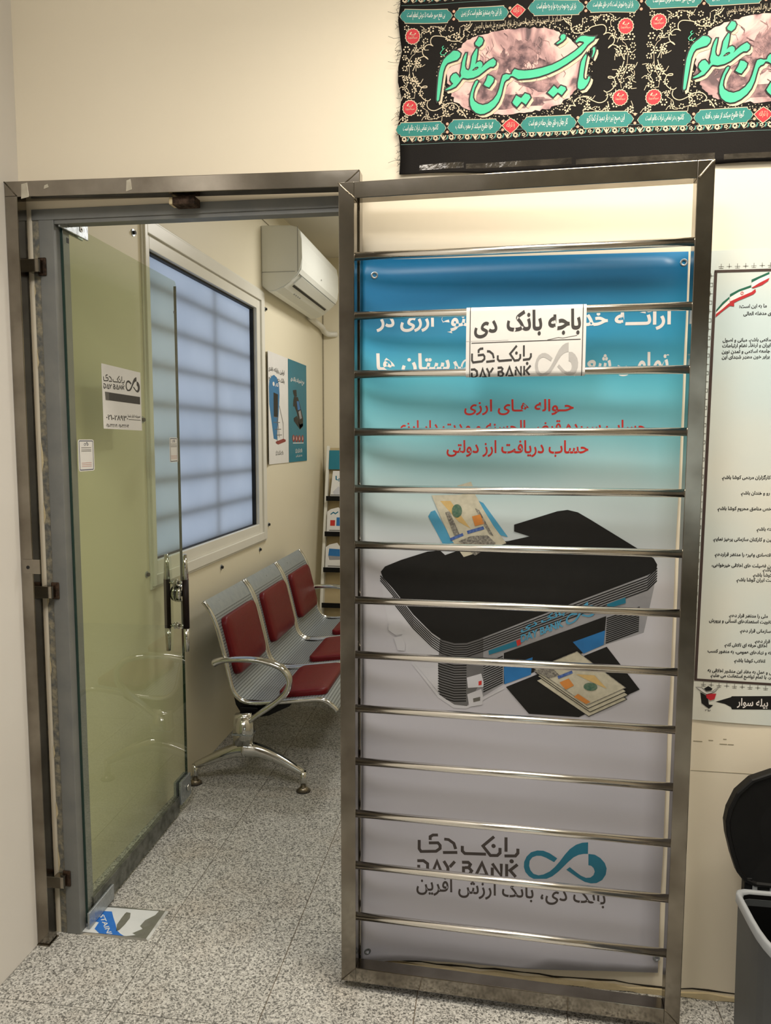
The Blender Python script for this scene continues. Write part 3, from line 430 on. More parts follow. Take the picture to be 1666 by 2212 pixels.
def rrect(x0, z0, x1, z1, r, n=4):
    o = []
    for cx, cz, a in ((x1-r, z1-r, 0), (x0+r, z1-r, 90), (x0+r, z0+r, 180), (x1-r, z0+r, 270)):
        for k in range(n+1):
            t = math.radians(a+90*k/n); o.append((cx+r*math.cos(t), cz+r*math.sin(t)))
    return o
_B = {'ا':(0xFE8D,0xFE8E),'آ':(0xFE81,0xFE82),'ب':(0xFE8F,),'پ':(0xFB56,),'ت':(0xFE95,),'ث':(0xFE99,),'ج':(0xFE9D,),'چ':(0xFB7A,),'ح':(0xFEA1,),'خ':(0xFEA5,),'د':(0xFEA9,0xFEAA),'ذ':(0xFEAB,0xFEAC),'ر':(0xFEAD,0xFEAE),'ز':(0xFEAF,0xFEB0),'ژ':(0xFB8A,0xFB8B),'س':(0xFEB1,),'ش':(0xFEB5,),'ص':(0xFEB9,),'ض':(0xFEBD,),'ط':(0xFEC1,),'ظ':(0xFEC5,),'ع':(0xFEC9,),'غ':(0xFECD,),'ف':(0xFED1,),'ق':(0xFED5,),'ک':(0xFB8E,),'گ':(0xFB92,),'ل':(0xFEDD,),'م':(0xFEE1,),'ن':(0xFEE5,),'و':(0xFEED,0xFEEE),'ه':(0xFEE9,),'ی':(0xFBFC,),'ء':(0xFE80,),'ئ':(0xFE89,)}
def shape(t):
    K = lambda c: (c in _B and c != 'ء') or c == 'ـ'
    out = []; i = 0; prev = False
    while i < len(t):
        c = t[i]
        if c == 'ل' and i+1 < len(t) and t[i+1] == 'ا':
            out.append(chr(0xFEFC if prev else 0xFEFB)); prev = False; i += 2; continue
        if c in _B:
            b = _B[c]; nx = i+1 < len(t) and K(t[i+1])
            if c == 'ء': out.append(chr(b[0])); prev = False
            elif len(b) == 1: out.append(chr(b[0]+((3 if nx else 1) if prev else (2 if nx else 0)))); prev = nx
            else: out.append(chr(b[1] if prev else b[0])); prev = False
        else:
            out.append(c); prev = (c == 'ـ')
        i += 1
    return ''.join(reversed(re.findall(r'[0-9۰-۹A-Za-z\-]+|.', ''.join(out))))
def text2d(s, bold=0.0, shear=0.0, res=2):
    cu = bpy.data.curves.new('t', 'FONT'); cu.body = s if s.isascii() else shape(s); cu.offset = bold; cu.shear = shear; cu.resolution_u = res
    return fromcurve(cu)
def bbox2(g):
    xs = [v[0] for v in g[0]]; zs = [v[1] for v in g[0]]; return min(xs), min(zs), max(xs), max(zs)
def fit(g, lo, hi, src=None):
    """stretch geometry from its box onto lo..hi"""
    a, b, c, d = src or bbox2(g); sx = (hi[0]-lo[0])/(c-a); sz = (hi[1]-lo[1])/(d-b)
    return [(lo[0]+(x-a)*sx, lo[1]+(z-b)*sz) for x, z in g[0]], g[1]
def fitq(g, q):
    """onto quad bl, br, tr, tl"""
    a, b, c, d = bbox2(g); o = []
    for x, z in g[0]:
        s, t = (x-a)/(c-a), (z-b)/(d-b)
        o.append(tuple((1-s)*(1-t)*q[0][i]+s*(1-t)*q[1][i]+s*t*q[2][i]+(1-s)*t*q[3][i] for i in (0, 1)))
    return o, g[1]
class Sheet:
    """a thin sheet with printed layers; f(a,b,h)->xyz, h = height above the sheet's face"""
    def __init__(self, root, f, cuts=None): self.root, self.f, self.cuts = root, f, cuts
    def cutbm(self, g):
        bm = bmesh.new(); vs = [bm.verts.new((x, z, 0)) for x, z in g[0]]
        for q in g[1]:
            try: bm.faces.new([vs[i] for i in q])
            except ValueError: pass
        if self.cuts:
            xs = [v[0] for v in g[0]]; zs = [v[1] for v in g[0]]
            for ax, cl in ((0, self.cuts[0]), (1, self.cuts[1])):
                lo, hi = (min(xs), max(xs)) if ax == 0 else (min(zs), max(zs))
                for c in cl:
                    if lo < c < hi:
                        bmesh.ops.bisect_plane(bm, geom=bm.verts[:]+bm.edges[:]+bm.faces[:], plane_co=(c, 0, 0) if ax == 0 else (0, c, 0), plane_no=(1, 0, 0) if ax == 0 else (0, 1, 0))
        return bm
    def add(self, name, g, mat, layer=1, label=None, parent=None, smooth=False):
        bm = self.cutbm(g)
        for v in bm.verts: v.co = Vector(self.f(v.co.x, v.co.y, layer*.00035))
        o = frombm(name, bm, mat, parent or self.root, smooth, recalc=False)
        if label: o['label'] = label
        return o
    def base(self, name, outline, mat, thick=.0008, smooth=True):
        bm = self.cutbm(poly2d(outline)); r = bmesh.ops.extrude_face_region(bm, geom=bm.faces[:])
        back = {v for v in r['geom'] if isinstance(v, bmesh.types.BMVert)}
        for v in bm.verts: v.co = Vector(self.f(v.co.x, v.co.y, -thick if v in back else 0))
        o = frombm(name, bm, mat, self.root, False); return o
frange = lambda a, b, s: [a+s*k for k in range(int((b-a)/s)+1)]

# bank wordmark and loop emblem as reusable artwork
WM = join2d([stroke(p, T['wm_w']) for p in T['wm_fa']+T['wm_en']] + [poly2d(disc(c, T['wm_w']*.72)) for c in T['wm_dots']])
WMB = bbox2(WM)
LOGO = join2d([fill2d([T['logoA']]), fill2d([T['logoB']])]); LGB = bbox2(LOGO)

# ------------------------------------------------------------------ the setting
XL, YF, YB, ZC = -1.2914, 1.9475, 5.57, 2.79
struct = lambda o, lab: tag(o, lab, None, None, 'structure')
fl = struct(box('floor', (-1.5, -3.4, -.06), (3.3, 5.7, -.004), GROUT), 'speckled grey terrazzo tiled floor')
tp = .3855; tile = None
for i in range(-1, 8):
    for j in range(-2, 11):
        x0 = -.955+(i-1)*tp; y0 = 1.677+j*tp*1.006; x1 = x0+tp; y1 = y0+tp*1.006
        cx0, cx1 = max(x0, XL), x1
        if cx1 <= XL+.02 or y0 > 5.56: continue
        g = .001
        if abs(cx0-x0) < 1e-6:
            if tile is None:
                bm = bmesh.new(); boxbm(bm, (-tp/2+g, -tp*1.006/2+g, -.012), (tp/2-g, tp*1.006/2-g, 0), .0012); bmesh.ops.recalc_face_normals(bm, faces=bm.faces[:])
                tile = bpy.data.meshes.new('tile'); bm.to_mesh(tile); bm.free(); tile.materials.append(TERR)
            link('tile', tile, None, fl, ((x0+x1)/2, (y0+y1)/2, random.uniform(-.0006, 0)))
        else:
            box('tile', (cx0, y0+g, -.012), (x1-g, y1-g, 0), TERR, fl, .0012)
box('floor_slab', (XL, -3.3, -.012), (3.2, 1.677-2*tp*1.006, 0), TERR, fl)
box('floor_slab', (-.955+7*tp, 1.677-2*tp*1.006, -.012), (3.2, 5.57, 0), TERR, fl)
def walls(name, boxes, mat, lab):
    bm = bmesh.new()
    for lo, hi in boxes: boxbm(bm, lo, hi)
    return struct(frombm(name, bm, mat), lab)
OX0, OX1, OZ = -1.256, -.398, 2.075
wf = walls('wall_front', [((XL, YF, 0), (OX0, YF+.08, 2.95)), ((OX0, YF, OZ), (OX1, YF+.08, 2.95)), ((OX1, YF, 0), (3.2, YF+.08, 2.95))], CREAM, 'cream painted front wall around the office doorway')
walls('wall_left', [((XL-.08, -3.3, 0), (XL, YF, 2.95))], WHITE, 'white painted side wall left of the doorway')
walls('wall_right', [((3.2, -3.3, 0), (3.28, 5.65, 2.95))], DRAB, 'drab wall on the right side')
walls('wall_back', [((-1.37, -3.38, 0), (3.28, -3.3, 2.95))], DRAB, 'drab wall behind the viewer')
walls('ceiling', [((-1.37, -3.38, 2.95), (3.28, YF+.08, 3.03))], CEIL, 'pale ceiling of the hall')
walls('ceiling', [((XL-.08, YF+.08, ZC), (3.2, 5.65, ZC+.08))], CEIL, 'pale ceiling of the small office')
WY0, WY1, WZ0, WZ1 = 2.69, 4.03, .945, 2.215
walls('wall_inner_left', [((XL-.08, YF, 0), (XL, WY0, 2.95)), ((XL-.08, WY1, 0), (XL, 5.65, 2.95)), ((XL-.08, WY0, 0), (XL, WY1, WZ0)), ((XL-.08, WY0, WZ1), (XL, WY1, 2.95))], ICREAM, 'cream panelled office wall with the frosted window')
walls('wall_inner_right', [((1.25, YF+.08, 0), (1.33, YB, ZC))], ICREAM, 'cream partition on the right of the small office')
walls('wall_inner_back', [((XL, YB, 0), (3.2, YB+.08, 2.95))], ICREAM, 'cream far wall of the small office')
tr = struct(box('trim_1', (XL, 2.03, 2.66), (XL+.003, 5.56, 2.664), SMUDGE), 'thin panel seam high on the office wall')
tr = struct(box('trim_2', (XL+.0, 5.563, 0), (XL+.008, 5.57, 2.79), SMUDGE), 'brown seam in the far office corner')
# foot of the front wall: caulk bead with a dark crack above it
def bead(name, x0, x1, mat, z0, hgt, yy, lab, amp):
    vs = []; fs = []; n = 50
    for k in range(n+1):
        x = x0+(x1-x0)*k/n; zc = z0+amp*(.5*math.sin(x*23+1)+.35*math.sin(x*61)+.3*math.sin(x*131+2)); hh = hgt*(1+.45*math.sin(x*47))
        vs += [(x, yy, zc-hh/2), (x, yy, zc+hh/2), (x, YF+.001, zc+hh/2), (x, YF+.001, zc-hh/2)]
        if k: 
            a, b = 4*(k-1), 4*k
            for q in range(4): fs.append((a+q, b+q, b+(q+1) % 4, a+(q+1) % 4))
    return mesh(name, vs, fs, mat, wf)
bead('caulk_bead', OX1+.02, 1.6, CAULK, .007, .014, YF-.006, '', .001)
bead('wall_crack', OX1+.02, 1.6, CRACK, .021, .0035, YF-.0012, '', .004)
# pencil scuffs on the wall under the poster
for (x0, x1, z) in ((.508, .53, .694), (.545, .556, .698), (.572, .59, .690), (.592, .606, .690), (.58, .588, .703)):
    box('scuff', (x0, YF-.0006, z), (x1, YF+.001, z+.0018), SMUDGE, wf)
box('scuff', (.505, YF-.0006, .617), (.66, YF+.001, .6178), SMUDGE, wf)

# window_1
wn = empty('window_1', 'white framed frosted window with blue daylight on the office wall', None, (XL, 3.36, .9), None, 'structure')
def frame_ring(name, y0, y1, z0, z1, wl, wr, wb, wt, xa, xb, mat, parent, bev=.002):
    bm = bmesh.new()
    boxbm(bm, (xa, y0, z0), (xb, y0+wl, z1), bev); boxbm(bm, (xa, y1-wr, z0), (xb, y1, z1), bev)
    boxbm(bm, (xa, y0+wl, z0), (xb, y1-wr, z0+wb), bev); boxbm(bm, (xa, y0+wl, z1-wt), (xb, y1-wr, z1), bev)
    o = frombm(name, bm, mat); o.parent = parent; o.matrix_parent_inverse = parent.matrix_world.inverted(); return o
bpy.context.view_layer.update()
def adopt(o, p):
    o.parent = p; o.matrix_parent_inverse = Matrix.Translation(-Vector(p.location)); return o
frame_ring('casing', 2.665, 4.10, .90, 2.262, .022, .055, .042, .05, XL-.01, XL+.016, WPVC, wn)
frame_ring('casing_lip', 2.655, 4.112, .888, 2.274, .012, .014, .012, .012, XL-.001, XL+.007, WPVC, wn)
frame_ring('sash', 2.687, 4.045, .942, 2.212, .03, .058, .05, .05, XL-.035, XL+.006, WPVC, wn)
frame_ring('gasket', 2.715, 3.992, .990, 2.166, .006, .014, .004, .012, XL-.034, XL-.012, BLACKR, wn, 0)
adopt(box('pane', (XL-.040, 2.712, .985), (XL-.032, 3.995, 2.17), PANE), wn)
gr = empty('window_grille', 'steel bar grille outside the frosted office window', 'grille', (XL-.09, 3.36, .9))
for z in (2.05, 1.898, 1.747, 1.595, 1.443, 1.293, 1.141, .99):
    adopt(cyl('bar', (XL-.058, 2.68, z), (XL-.058, 4.05, z), .0135, BLACKP, seg=10), gr)
for y in (2.72, 3.47, 4.02):
    adopt(cyl('bar', (XL-.072, y, .94), (XL-.072, y, 2.22), .015, BLACKP, seg=10), gr)
# wall fixings
for k, (y, z, lab) in enumerate(((2.601, 2.189, 'dark bolt in the office wall above the window corner by the door'), (4.159, 2.185, 'dark bolt right of the window below the air conditioner'), (3.998, .851, 'dark bolt under the lower right corner of the window'), (4.167, .972, 'dark bolt right of the window beside its lower corner'), (3.405, .851, 'dark bolt under the middle of the window sill'), (2.633, .952, 'dark bolt seen through the glass door left of the window'), (2.632, 1.529, 'green bolt seen through glass beside the taped paper'))):
    r = empty('wall_bolt', lab, 'bolt', (XL, y, z), 'bolts in the office wall')
    for nm, a, b, rr, mt in (('washer', 0, .003, .013, ZINC), ('bolt_head', .003, .011, .007, BLACKR)):
        o = cyl(nm, (a, 0, 0), (b, 0, 0), rr, mt, r, 10)

# ------------------------------------------------------------------ grey door frame
df = empty('trim_3', 'grey painted steel door frame with scraped paint', None, (0, 0, 0), None, 'structure')
box('jamb', (-1.236, 1.944, 0), (-1.192, 2.02, 2.046), GREY, df, .0015)
box('jamb_edge', (OX0, 1.9465, 0), (-1.2362, 2.01, 2.046), SCRAPE, df, .001)
box('header', (OX0, 1.944, 2.046), (OX1, 2.02, OZ), GREY, df, .0015)
box('header_lip', (OX0, 1.948, 2.036), (OX1, 1.956, 2.046), GREY, df)
box('jamb', (OX1, 1.944, 0), (-.35, 2.02, 2.09), GREY, df, .0015)
# cream paint drips along the scraped edge
for k in range(9):
    z = .15+k*.21+random.uniform(-.05, .05); hgt = random.uniform(.03, .09)
    pts = [(-1.2565, z), (-1.2565+random.uniform(.003, .007), z+hgt*.3), (-1.2565+random.uniform(.002, .005), z+hgt*.7), (-1.2565, z+hgt)]
    prism('paint_flake', pts, lambda a, b, d: (a, d, b), 1.9466, 1.9459, CAULK, df)

# ------------------------------------------------------------------ glass door, standing open into the office
DA = Vector((-1.190, 1.975)); DB = Vector((-1.205, 2.74)); DD = (DB-DA).normalized(); DN = Vector((DD.y, -DD.x))   # DN points to +x (towards the viewer)
def dpt(s, n, z): p = DA+DD*s+DN*n; return (p.x, p.y, z)
dr = empty('door_1', 'frameless green glass office door standing open inward', None, (0, 0, 0), None, 'structure')
def dbox(name, s0, s1, n0, n1, z0, z1, mat, parent, bev=0):
    bm = bmesh.new(); boxbm(bm, (s0, n0, z0), (s1, n1, z1), bev)
    for v in bm.verts: v.co = Vector(dpt(*v.co))
    return frombm(name, bm, mat, parent)
poly = [(0.002, .02), (.776, .02), (.776, 2.032), (.773, 2.04), (.765, 2.046), (.002, 2.056)]
prism('glass_pane', poly, lambda a, b, d: dpt(a, d, b), -.005, .005, GLASS, dr)
for (s0, s1, z0, z1) in ((-.001, .0018, .02, 2.055), (.7762, .7775, .03, 2.03)):
    dbox('glass_edge', s0, s1, -.005, .005, z0, z1, GEDGE, dr)
dbox('bottom_rail', .03, .685, -.008, .008, .012, .078, M('scuffed metal rail', (120, 122, 116), .35, .8, noise=(30, .9, (84, 86, 80))), dr, .001)
hp = dbox('hinge_plate', -.022, .128, .0052, .011, 2.030, 2.072, ZINC, dr, .0015)
dbox('hinge_plate', -.022, .128, -.011, -.0052, 2.030, 2.072, ZINC, dr, .0015)
for s in (.035, .088): cyl('hinge_screw', dpt(s, .0112, 2.052), dpt(s, .0125, 2.052), .008, CHROME, hp, 12); cyl('screw_socket', dpt(s, .0125, 2.052), dpt(s, .0131, 2.052), .003, BLACKR, hp, 8)
hp = dbox('hinge_plate', -.012, .14, .0082, .016, .006, .055, ZINC, dr, .002)
dbox('hinge_plate', -.012, .14, -.016, -.0082, .006, .055, ZINC, dr, .002)
cyl('pivot', dpt(.012, 0, .002), dpt(.012, 0, .014), .013, ZINC, dr, 14)
lk = dbox('lock_plate', .686, .783, .0055, .016, .042, .132, ZINC, dr, .002)
dbox('lock_plate', .686, .783, -.016, -.0055, .042, .132, ZINC, dr, .002)
cyl('lock_cylinder', dpt(.745, .016, .088), dpt(.745, .024, .088), .013, CHROME, lk, 14)
for sg in (1, -1):
    hd = cyl('handle_grip', dpt(.722, sg*.037, .735), dpt(.722, sg*.037, .925), .0125, M('black brown grip', (24, 9, 9), .5, spec=.25, noise=(40, .3, (18, 7, 7))), dr, 14)
    cyl('handle_end', dpt(.722, sg*.037, .925), dpt(.722, sg*.037, 1.022), .0125, CHROME, hd, 14, .0075)
    cyl('handle_end', dpt(.722, sg*.037, .735), dpt(.722, sg*.037, .645), .0125, CHROME, hd, 14, .0085)
    for z in (.745, .912):
        cyl('standoff', dpt(.722, sg*.005, z), dpt(.722, sg*.037, z), .006, CHROME, hd, 10)
        cyl('rosette', dpt(.722, sg*.005, z), dpt(.722, sg*.009, z), .014, CHROME, hd, 14)
    ld = cyl('lock_disc', dpt(.742, sg*.005, .868), dpt(.742, sg*.020, .868), .036, CHROME, dr, 22, .031)
    cyl('lock_knob', dpt(.742, sg*.020, .868), dpt(.742, sg*.034, .868), .014, CHROME, ld, 14)
dbox('rubber_spacer', .018, .03, .0052, .006, 1.998, 2.012, BLACKR, dr)
cyl('dust_mark', dpt(.752, .0052, 1.93), dpt(.752, .0058, 1.93), .006, INKM, dr, 8)

# paper and stickers on the glass
def mean(q, i): return sum(p[i] for p in q)/len(q)
r = empty('bank_notice', 'white paper bank notice with phone number taped on the glass door', 'notice', (0, 0, 0))
sh = Sheet(r, lambda a, b, h: dpt(a, .0058+h, b)); q = T['dp']
sh.base('sheet', q, PAPER, .0005)
dpq = lambda lo, hi: (lo, hi)
g = fit(WM, T['dp_wm'][0], (T['dp_wm'][1][0], T['dp_wm'][0][1]+.047)); sh.add('wordmark', g, INK, 1)
g = fit(LOGO, (T['dp_lg'][0][0], T['dp_wm'][0][1]+.002), (T['dp_lg'][1][0], T['dp_wm'][0][1]+.052)); sh.add('loop_emblem', g, INK, 1)
sh.add('print_bar', poly2d(T['dp_bar']), INK, 1); sh.add('print_bar', poly2d(T['dp_bar2']), INKM, 2)
z0 = T['dp_num'][0][1]
sh.add('lettering', fit(text2d('۰۲۱-۲۸۹۳۰', .02), (T['dp_num'][0][0], z0), (T['dp_num'][1][0], z0+.019)), INK, 1)
sh.add('lettering', fit(text2d('همیشه کنار شما', .02), (T['dp_t1'][0][0], z0+.010), (T['dp_t1'][1][0], z0+.022)), INK, 1)
sh.add('rule', stroke([(T['dp_l'][0][0], z0+.005), (T['dp_l'][1][0], z0+.005)], .002), INKM, 1)
xm = (T['dp_t2'][0][0]+T['dp_t2'][1][0])/2
for s_, xa, xb in (('۰۴۵-۳۲۲۲۰۴۱', T['dp_t2'][0][0], xm-.004), ('۰۴۵-۳۲۲۲۰۷۴', xm+.004, T['dp_t2'][1][0])):
    sh.add('lettering', fit(text2d(s_, .02), (xa, z0-.022), (xb, z0-.010)), INK, 1)
for k, (s0, s1, z0, z1, lab) in enumerate(((.039, .128, 1.364, 1.456, 'small white sticker on the glass door near its hinge'), (.680, .756, 1.372, 1.464, 'small white sticker on the glass door near its free edge'))):
    r = empty('door_sticker', lab, 'sticker', (0, 0, 0), 'small stickers on the glass door')
    sh = Sheet(r, lambda a, b, h: dpt(a, .0056+h, b))
    sh.base('sheet', rrect(s0, z0, s1, z1, .008), PAPER, .0004)
    sh.add('border', stroke(rrect(s0+.006, z0+.004, s1-.006, z1-.004, .004), .0022, True), M('navy ink', (50, 60, 90), .5, noise=(40, .3, (60, 70, 100))), 1)
    c = (s0+s1)/2
    sh.add('emblem', fit(LOGO, (c-.012, z1-.018), (c+.012, z1-.007)), M('navy ink', (0, 0, 0)), 1)
    sh.add('rule', join2d([stroke([(c-.028, z), (c+.028, z)], .0014) for z in (z1-.024, z1-.030, z1-.034)]), INKM, 1)
    sh.add('rule', join2d([stroke([(c-.028, z), (c+.028, z)], .0014) for z in (z0+.024, z0+.019, z0+.014)]), M('faded red ink', (200, 150, 140), .6, noise=(40, .3, (190, 140, 130))), 1)

# ------------------------------------------------------------------ steel floor plate under the pivot
r = empty('floor_plate', 'square stainless plate with torn blue protective film by the door pivot', 'plate', (0, 0, 0))
sh = Sheet(r, lambda a, b, h: (a, b, .0035+h))
q = T['pl']; x0, y0, x1, y1 = -1.243, 1.945, -.983, 2.086
bm = bmesh.new(); boxbm(bm, (x0, y0, 0), (x1, y1, .0035)); 
tv = [v for v in bm.verts if v.co.z > .002]
for v in tv: v.co.x += .006 if v.co.x < -1.1 else -.008; v.co.y += .006 if v.co.y < 2 else -.004
frombm('plate', bm, M('brushed plate steel', (150, 150, 145), .35, .9, noise=(30, .4, (132, 132, 127))), r)
cl = lambda P: [(min(max(a, x0+.007), x1-.009), min(max(b, y0+.007), y1-.005)) for a, b in P]
sh.add('protective_film', fill2d([cl(T['pl_film'])]), FILM, 1, 'torn pale protective film')
sh.add('blue_band', fill2d([cl(T['pl_blue'])]), FILMB, 2, 'blue printed band on the film')
sh.add('tear', fill2d([cl(T['pl_cut'])]), M('brushed plate steel', (0, 0, 0)), 2)
t4 = T['pl_txt']
bl, br_, tr_, tl = t4[0], t4[1], t4[2], t4[3]
g = fitq(text2d('STAINL', .02), (bl, br_, tr_, tl)); sh.add('lettering', (cl(g[0]), g[1]), FILM, 3)

# ------------------------------------------------------------------ stainless surround of the doorway
sf = empty('steel_surround', 'stainless steel tube surround standing around the office doorway', 'frame', (-.81, 1.904, 0))
def sfb(name, lo, hi, mat, parent, bev=.0015, tilt=0):
    bm = bmesh.new(); boxbm(bm, lo, hi, bev)
    if tilt:
        for v in bm.verts: v.co.z += tilt*(-.34-v.co.x)/.95
    return adopt(frombm(name, bm, mat), parent) if parent is sf else frombm(name, bm, mat, parent)
sfb('post', (XL+.0006, 1.884, 0), (-1.255, 1.924, 2.094), STEEL, sf)
sfb('post', (-.389, 1.886, 0), (-.341, 1.924, 2.0745), STEEL, sf)
sfb('header', (XL+.0006, 1.884, 2.075), (-.341, 1.924, 2.115), STEEL, sf, tilt=.015)
bm = bmesh.new()
for z in (1.9, 1.02, .17):
    pass
for z in (1.905, 1.012, .155):
    adopt(box('bracket', (-1.2565, 1.918, z), (-1.225, 1.9435, z+.034), STEEL, None, .001), sf)
    adopt(box('rust_weld', (-1.240, 1.9395, z-.006), (-1.216, 1.944, z+.042), RUST, None, .003), sf)
adopt(box('bracket', (-.836, 1.905, 2.058), (-.775, 1.9435, 2.0785), RUST, None, .002), sf)
adopt(box('rust_weld', (-.846, 1.906, 2.060), (-.834, 1.940, 2.0785), CAULK, None, .003), sf)
# hasp tab on the left post
hs = adopt(box('hasp_tab', (-1.284, 1.881, 1.088), (-1.232, 1.884, 1.128), STEEL, None, .0008), sf)
adopt(cyl('hasp_hole', (-1.268, 1.8802, 1.106), (-1.268, 1.8812, 1.106), .005, BLACKR, seg=10), sf)
# mitre weld lines
for (a, b) in (((-1.2905, 2.129), (-1.256, 2.092)), ((-.342, 2.114), (-.388, 2.076))):
    adopt(cyl('mitre_weld', (a[0], 1.8838, a[1]), (b[0], 1.8838, b[1]), .0016, M('dark mitre', (92, 84, 72), .4, .9, noise=(90, .6, (60, 54, 46))), seg=6), sf)
adopt(box('foot_cap', (XL+.001, 1.880, 0), (-1.252, 1.928, .004), STEEL, None), sf)
# torn clear tape
for (x, z, wd, ht) in ((-1.243, 2.104, .022, .04), (-1.178, 2.112, .014, .012), (-.95, 2.105, .016, .03)):
    r = tag(prism('tape_scrap', [(x, z-ht/2), (x+wd, z-ht/2+.004), (x+wd*.8, z+ht/2), (x+.002, z+ht/2-.003)], lambda a, b, d: (a, d, b), 1.8838, 1.8832, TAPE), 'scrap of clear tape on the steel header %s' % ('at its left corner' if x < -1.2 else 'near its left end' if x < -1.1 else 'above the middle of the doorway'), 'tape', 'tape scraps on the steel header')

# ------------------------------------------------------------------ barred security gate, swung open against the wall
GA = Vector((-.349, 1.86)); GD = Vector((math.cos(.0399), -math.sin(.0399))); GN = Vector((GD.y, -GD.x))   # GN towards viewer
def gpt(s, n, z): p = GA+GD*s+GN*n; return (p.x, p.y, z)
gt = empty('security_gate', 'stainless steel gate with thirteen horizontal bars swung against the wall', 'gate', (0, 0, 0))
def gbox(name, s0, s1, n0, n1, z0, z1, mat, parent, bev=.0015, miter=None):
    bm = bmesh.new(); boxbm(bm, (s0, n0, z0), (s1, n1, z1), bev)
    for v in bm.verts: v.co = Vector(gpt(*v.co))
    return frombm(name, bm, mat, parent)
GW = .781
gbox('post', -.036, .003, -.02, .02, .024, 2.072, STEEL, gt)
gbox('post', GW, GW+.037, -.02, .02, .024, 2.072, STEEL, gt)
gbox('rail', .003, GW, -.02, .02, 2.034, 2.072, STEEL, gt)
gbox('rail', .003, GW, -.02, .02, .024, .064, STEEL, gt)
for k in range(13):
    z = 1.9022-k*.1421
    b = cyl('bar', gpt(.002, 0, z), gpt(GW+.001, 0, z), .0098, STEELB, gt, 20)
# weld bead at the upper left mitre, hammered weld at the upper right
bp = [gpt(-.036+.040*k/10, .0205, 2.0715-.038*k/10+random.uniform(-.0012, .0012)) for k in range(11)]
sweep('weld_bead', bp, circ(.0018, 6), WELD, gt, Vector((0, 1, 0)))
bp = [gpt(GW+.034-.030*k/8, .0205, 2.070-.036*k/8) for k in range(9)]
sweep('weld_bead', bp, circ(.0032, 6), WELD, gt, Vector((0, 1, 0)))
for a, b in ((( -.036, .025), (.003, .064)), ((GW+.036, .025), (GW, .064))):
    cyl('mitre_weld', gpt(a[0], .0202, a[1]), gpt(b[0], .0202, b[1]), .0012, M('dark mitre', (0, 0, 0)), gt, 6)
for z in (.35, 1.05, 1.75):
    cyl('hinge', gpt(-.028, -.0215, z), gpt(-.028, -.0215, z+.09), .002, ZINC, gt, 10)

# paper sign wrapped over the second and third bars
r = empty('bank_counter_sign', 'white paper bank counter sign wrapped over the upper gate bars', 'sign', (0, 0, 0))
ZA, ZB_ = 1.9022-.1421, 1.9022-2*.1421
def signf(a, b, h):
    R = .0112+h
    if b > ZA: t = (b-ZA)/.0112; return gpt(a, R*math.cos(t), ZA+R*math.sin(t))
    if b < ZB_: t = (ZB_-b)/.0112; return gpt(a, R*math.cos(t), ZB_-R*math.sin(t))
    u = (b-ZB_)/(ZA-ZB_); return gpt(a, R+.0015*math.sin(u*math.pi), b)
sg = T['sign']; a0, a1 = sg[3][0], sg[1][0]-.002
sh = Sheet(r, signf, ([], frange(ZB_-.028, ZB_+.002, .004)+frange(ZB_+.02, ZA-.01, .02)+frange(ZA-.002, ZA+.028, .004)))
zt_, zb_ = ZA+.024, ZB_-.021
sh.base('sheet', [(a0, zb_), (a1, zb_), (a1, zt_), (a0, zt_)], PAPER, .0004)
def sq(key): return T[key]
t0 = sq('sign_t')[0][0]; tw = a1-.012-t0
sh.add('lettering', fit(text2d('دی', .03), (t0, 1.697), (t0+tw*.222, 1.739)), INK, 1)
sh.add('lettering', fit(text2d('باجه بانک', .03), (t0+tw*.31, 1.7005), (a1-.012, 1.7605)), INK, 1)
sh.add('wordmark', fit(WM, (a0+.012, zb_+.003), (a0+.155, 1.680)), INK, 1)
sh.add('loop_emblem', fit(LOGO, (a0+.163, zb_+.008), (a1-.016, 1.683)), INKL, 1, 'pale grey loop emblem')
for p in (((a0+.0095, zb_), (a0+.0095, zt_)), ((a1-.0075, zb_), (a1-.0075, zt_)), ((a0+.013, 1.686), (a1-.012, 1.690))):
    sh.add('rule', stroke(p, .0018), INK, 1)
sh.add('crease', stroke([(a0, 1.6905), (a0+.10, 1.6915)], .0008), INKL, 1)
sh.add('crease', stroke([(a0+.19, 1.690), (a0+.215, 1.695), (a0+.225, 1.6935), (a1-.02, 1.699)], .0012), INKM, 1)

# ------------------------------------------------------------------ vinyl advertising banner on the wall behind the gate
vb = empty('vinyl_banner', 'tall blue and white vinyl bank banner hung behind the barred gate', 'banner', (0, 0, 0))
VX0, VX1, VZ0, VZ1 = -.341, .449, .030, 1.911
def vw(x, z):
    k = math.exp(-max(0, x-VX0)/.055)
    wv = .032*k*(.75+.25*math.sin(z*5+.6))
    wv += .0026*math.sin(2*math.pi*(z*2.1+.55*x)+.4)*(.35+.65*min(1, max(0, (1.6-z)/.8))) + .0016*math.sin(2*math.pi*(z*4.3-.9*x))
    wv += .010*max(0, (.22-z)/.22)**1.5*(1+.5*math.sin(x*9))
    return wv
vf = lambda a, b, h: (a, 1.9435-.0035-vw(a, b)-h, b)
vs_ = Sheet(vb, vf, ([VX0+d for d in (.01, .02, .03, .045, .06, .08, .10, .13, .17, .22, .28, .35, .42, .50, .58, .66, .73)], frange(.05, 1.9, .035)))
lowc = lambda x: .030+(x-VX0)*.045
o = vs_.base('vinyl_sheet', [(VX0, .026), (-.1, .040), (.1, .047), (.3, .060), (VX1-.008, .066), (VX1, 1.907), (VX0, VZ1)], VINYL, .0006)
o.data.polygons.foreach_set('use_smooth', [True]*len(o.data.polygons))
tv_ = T['t_vin']
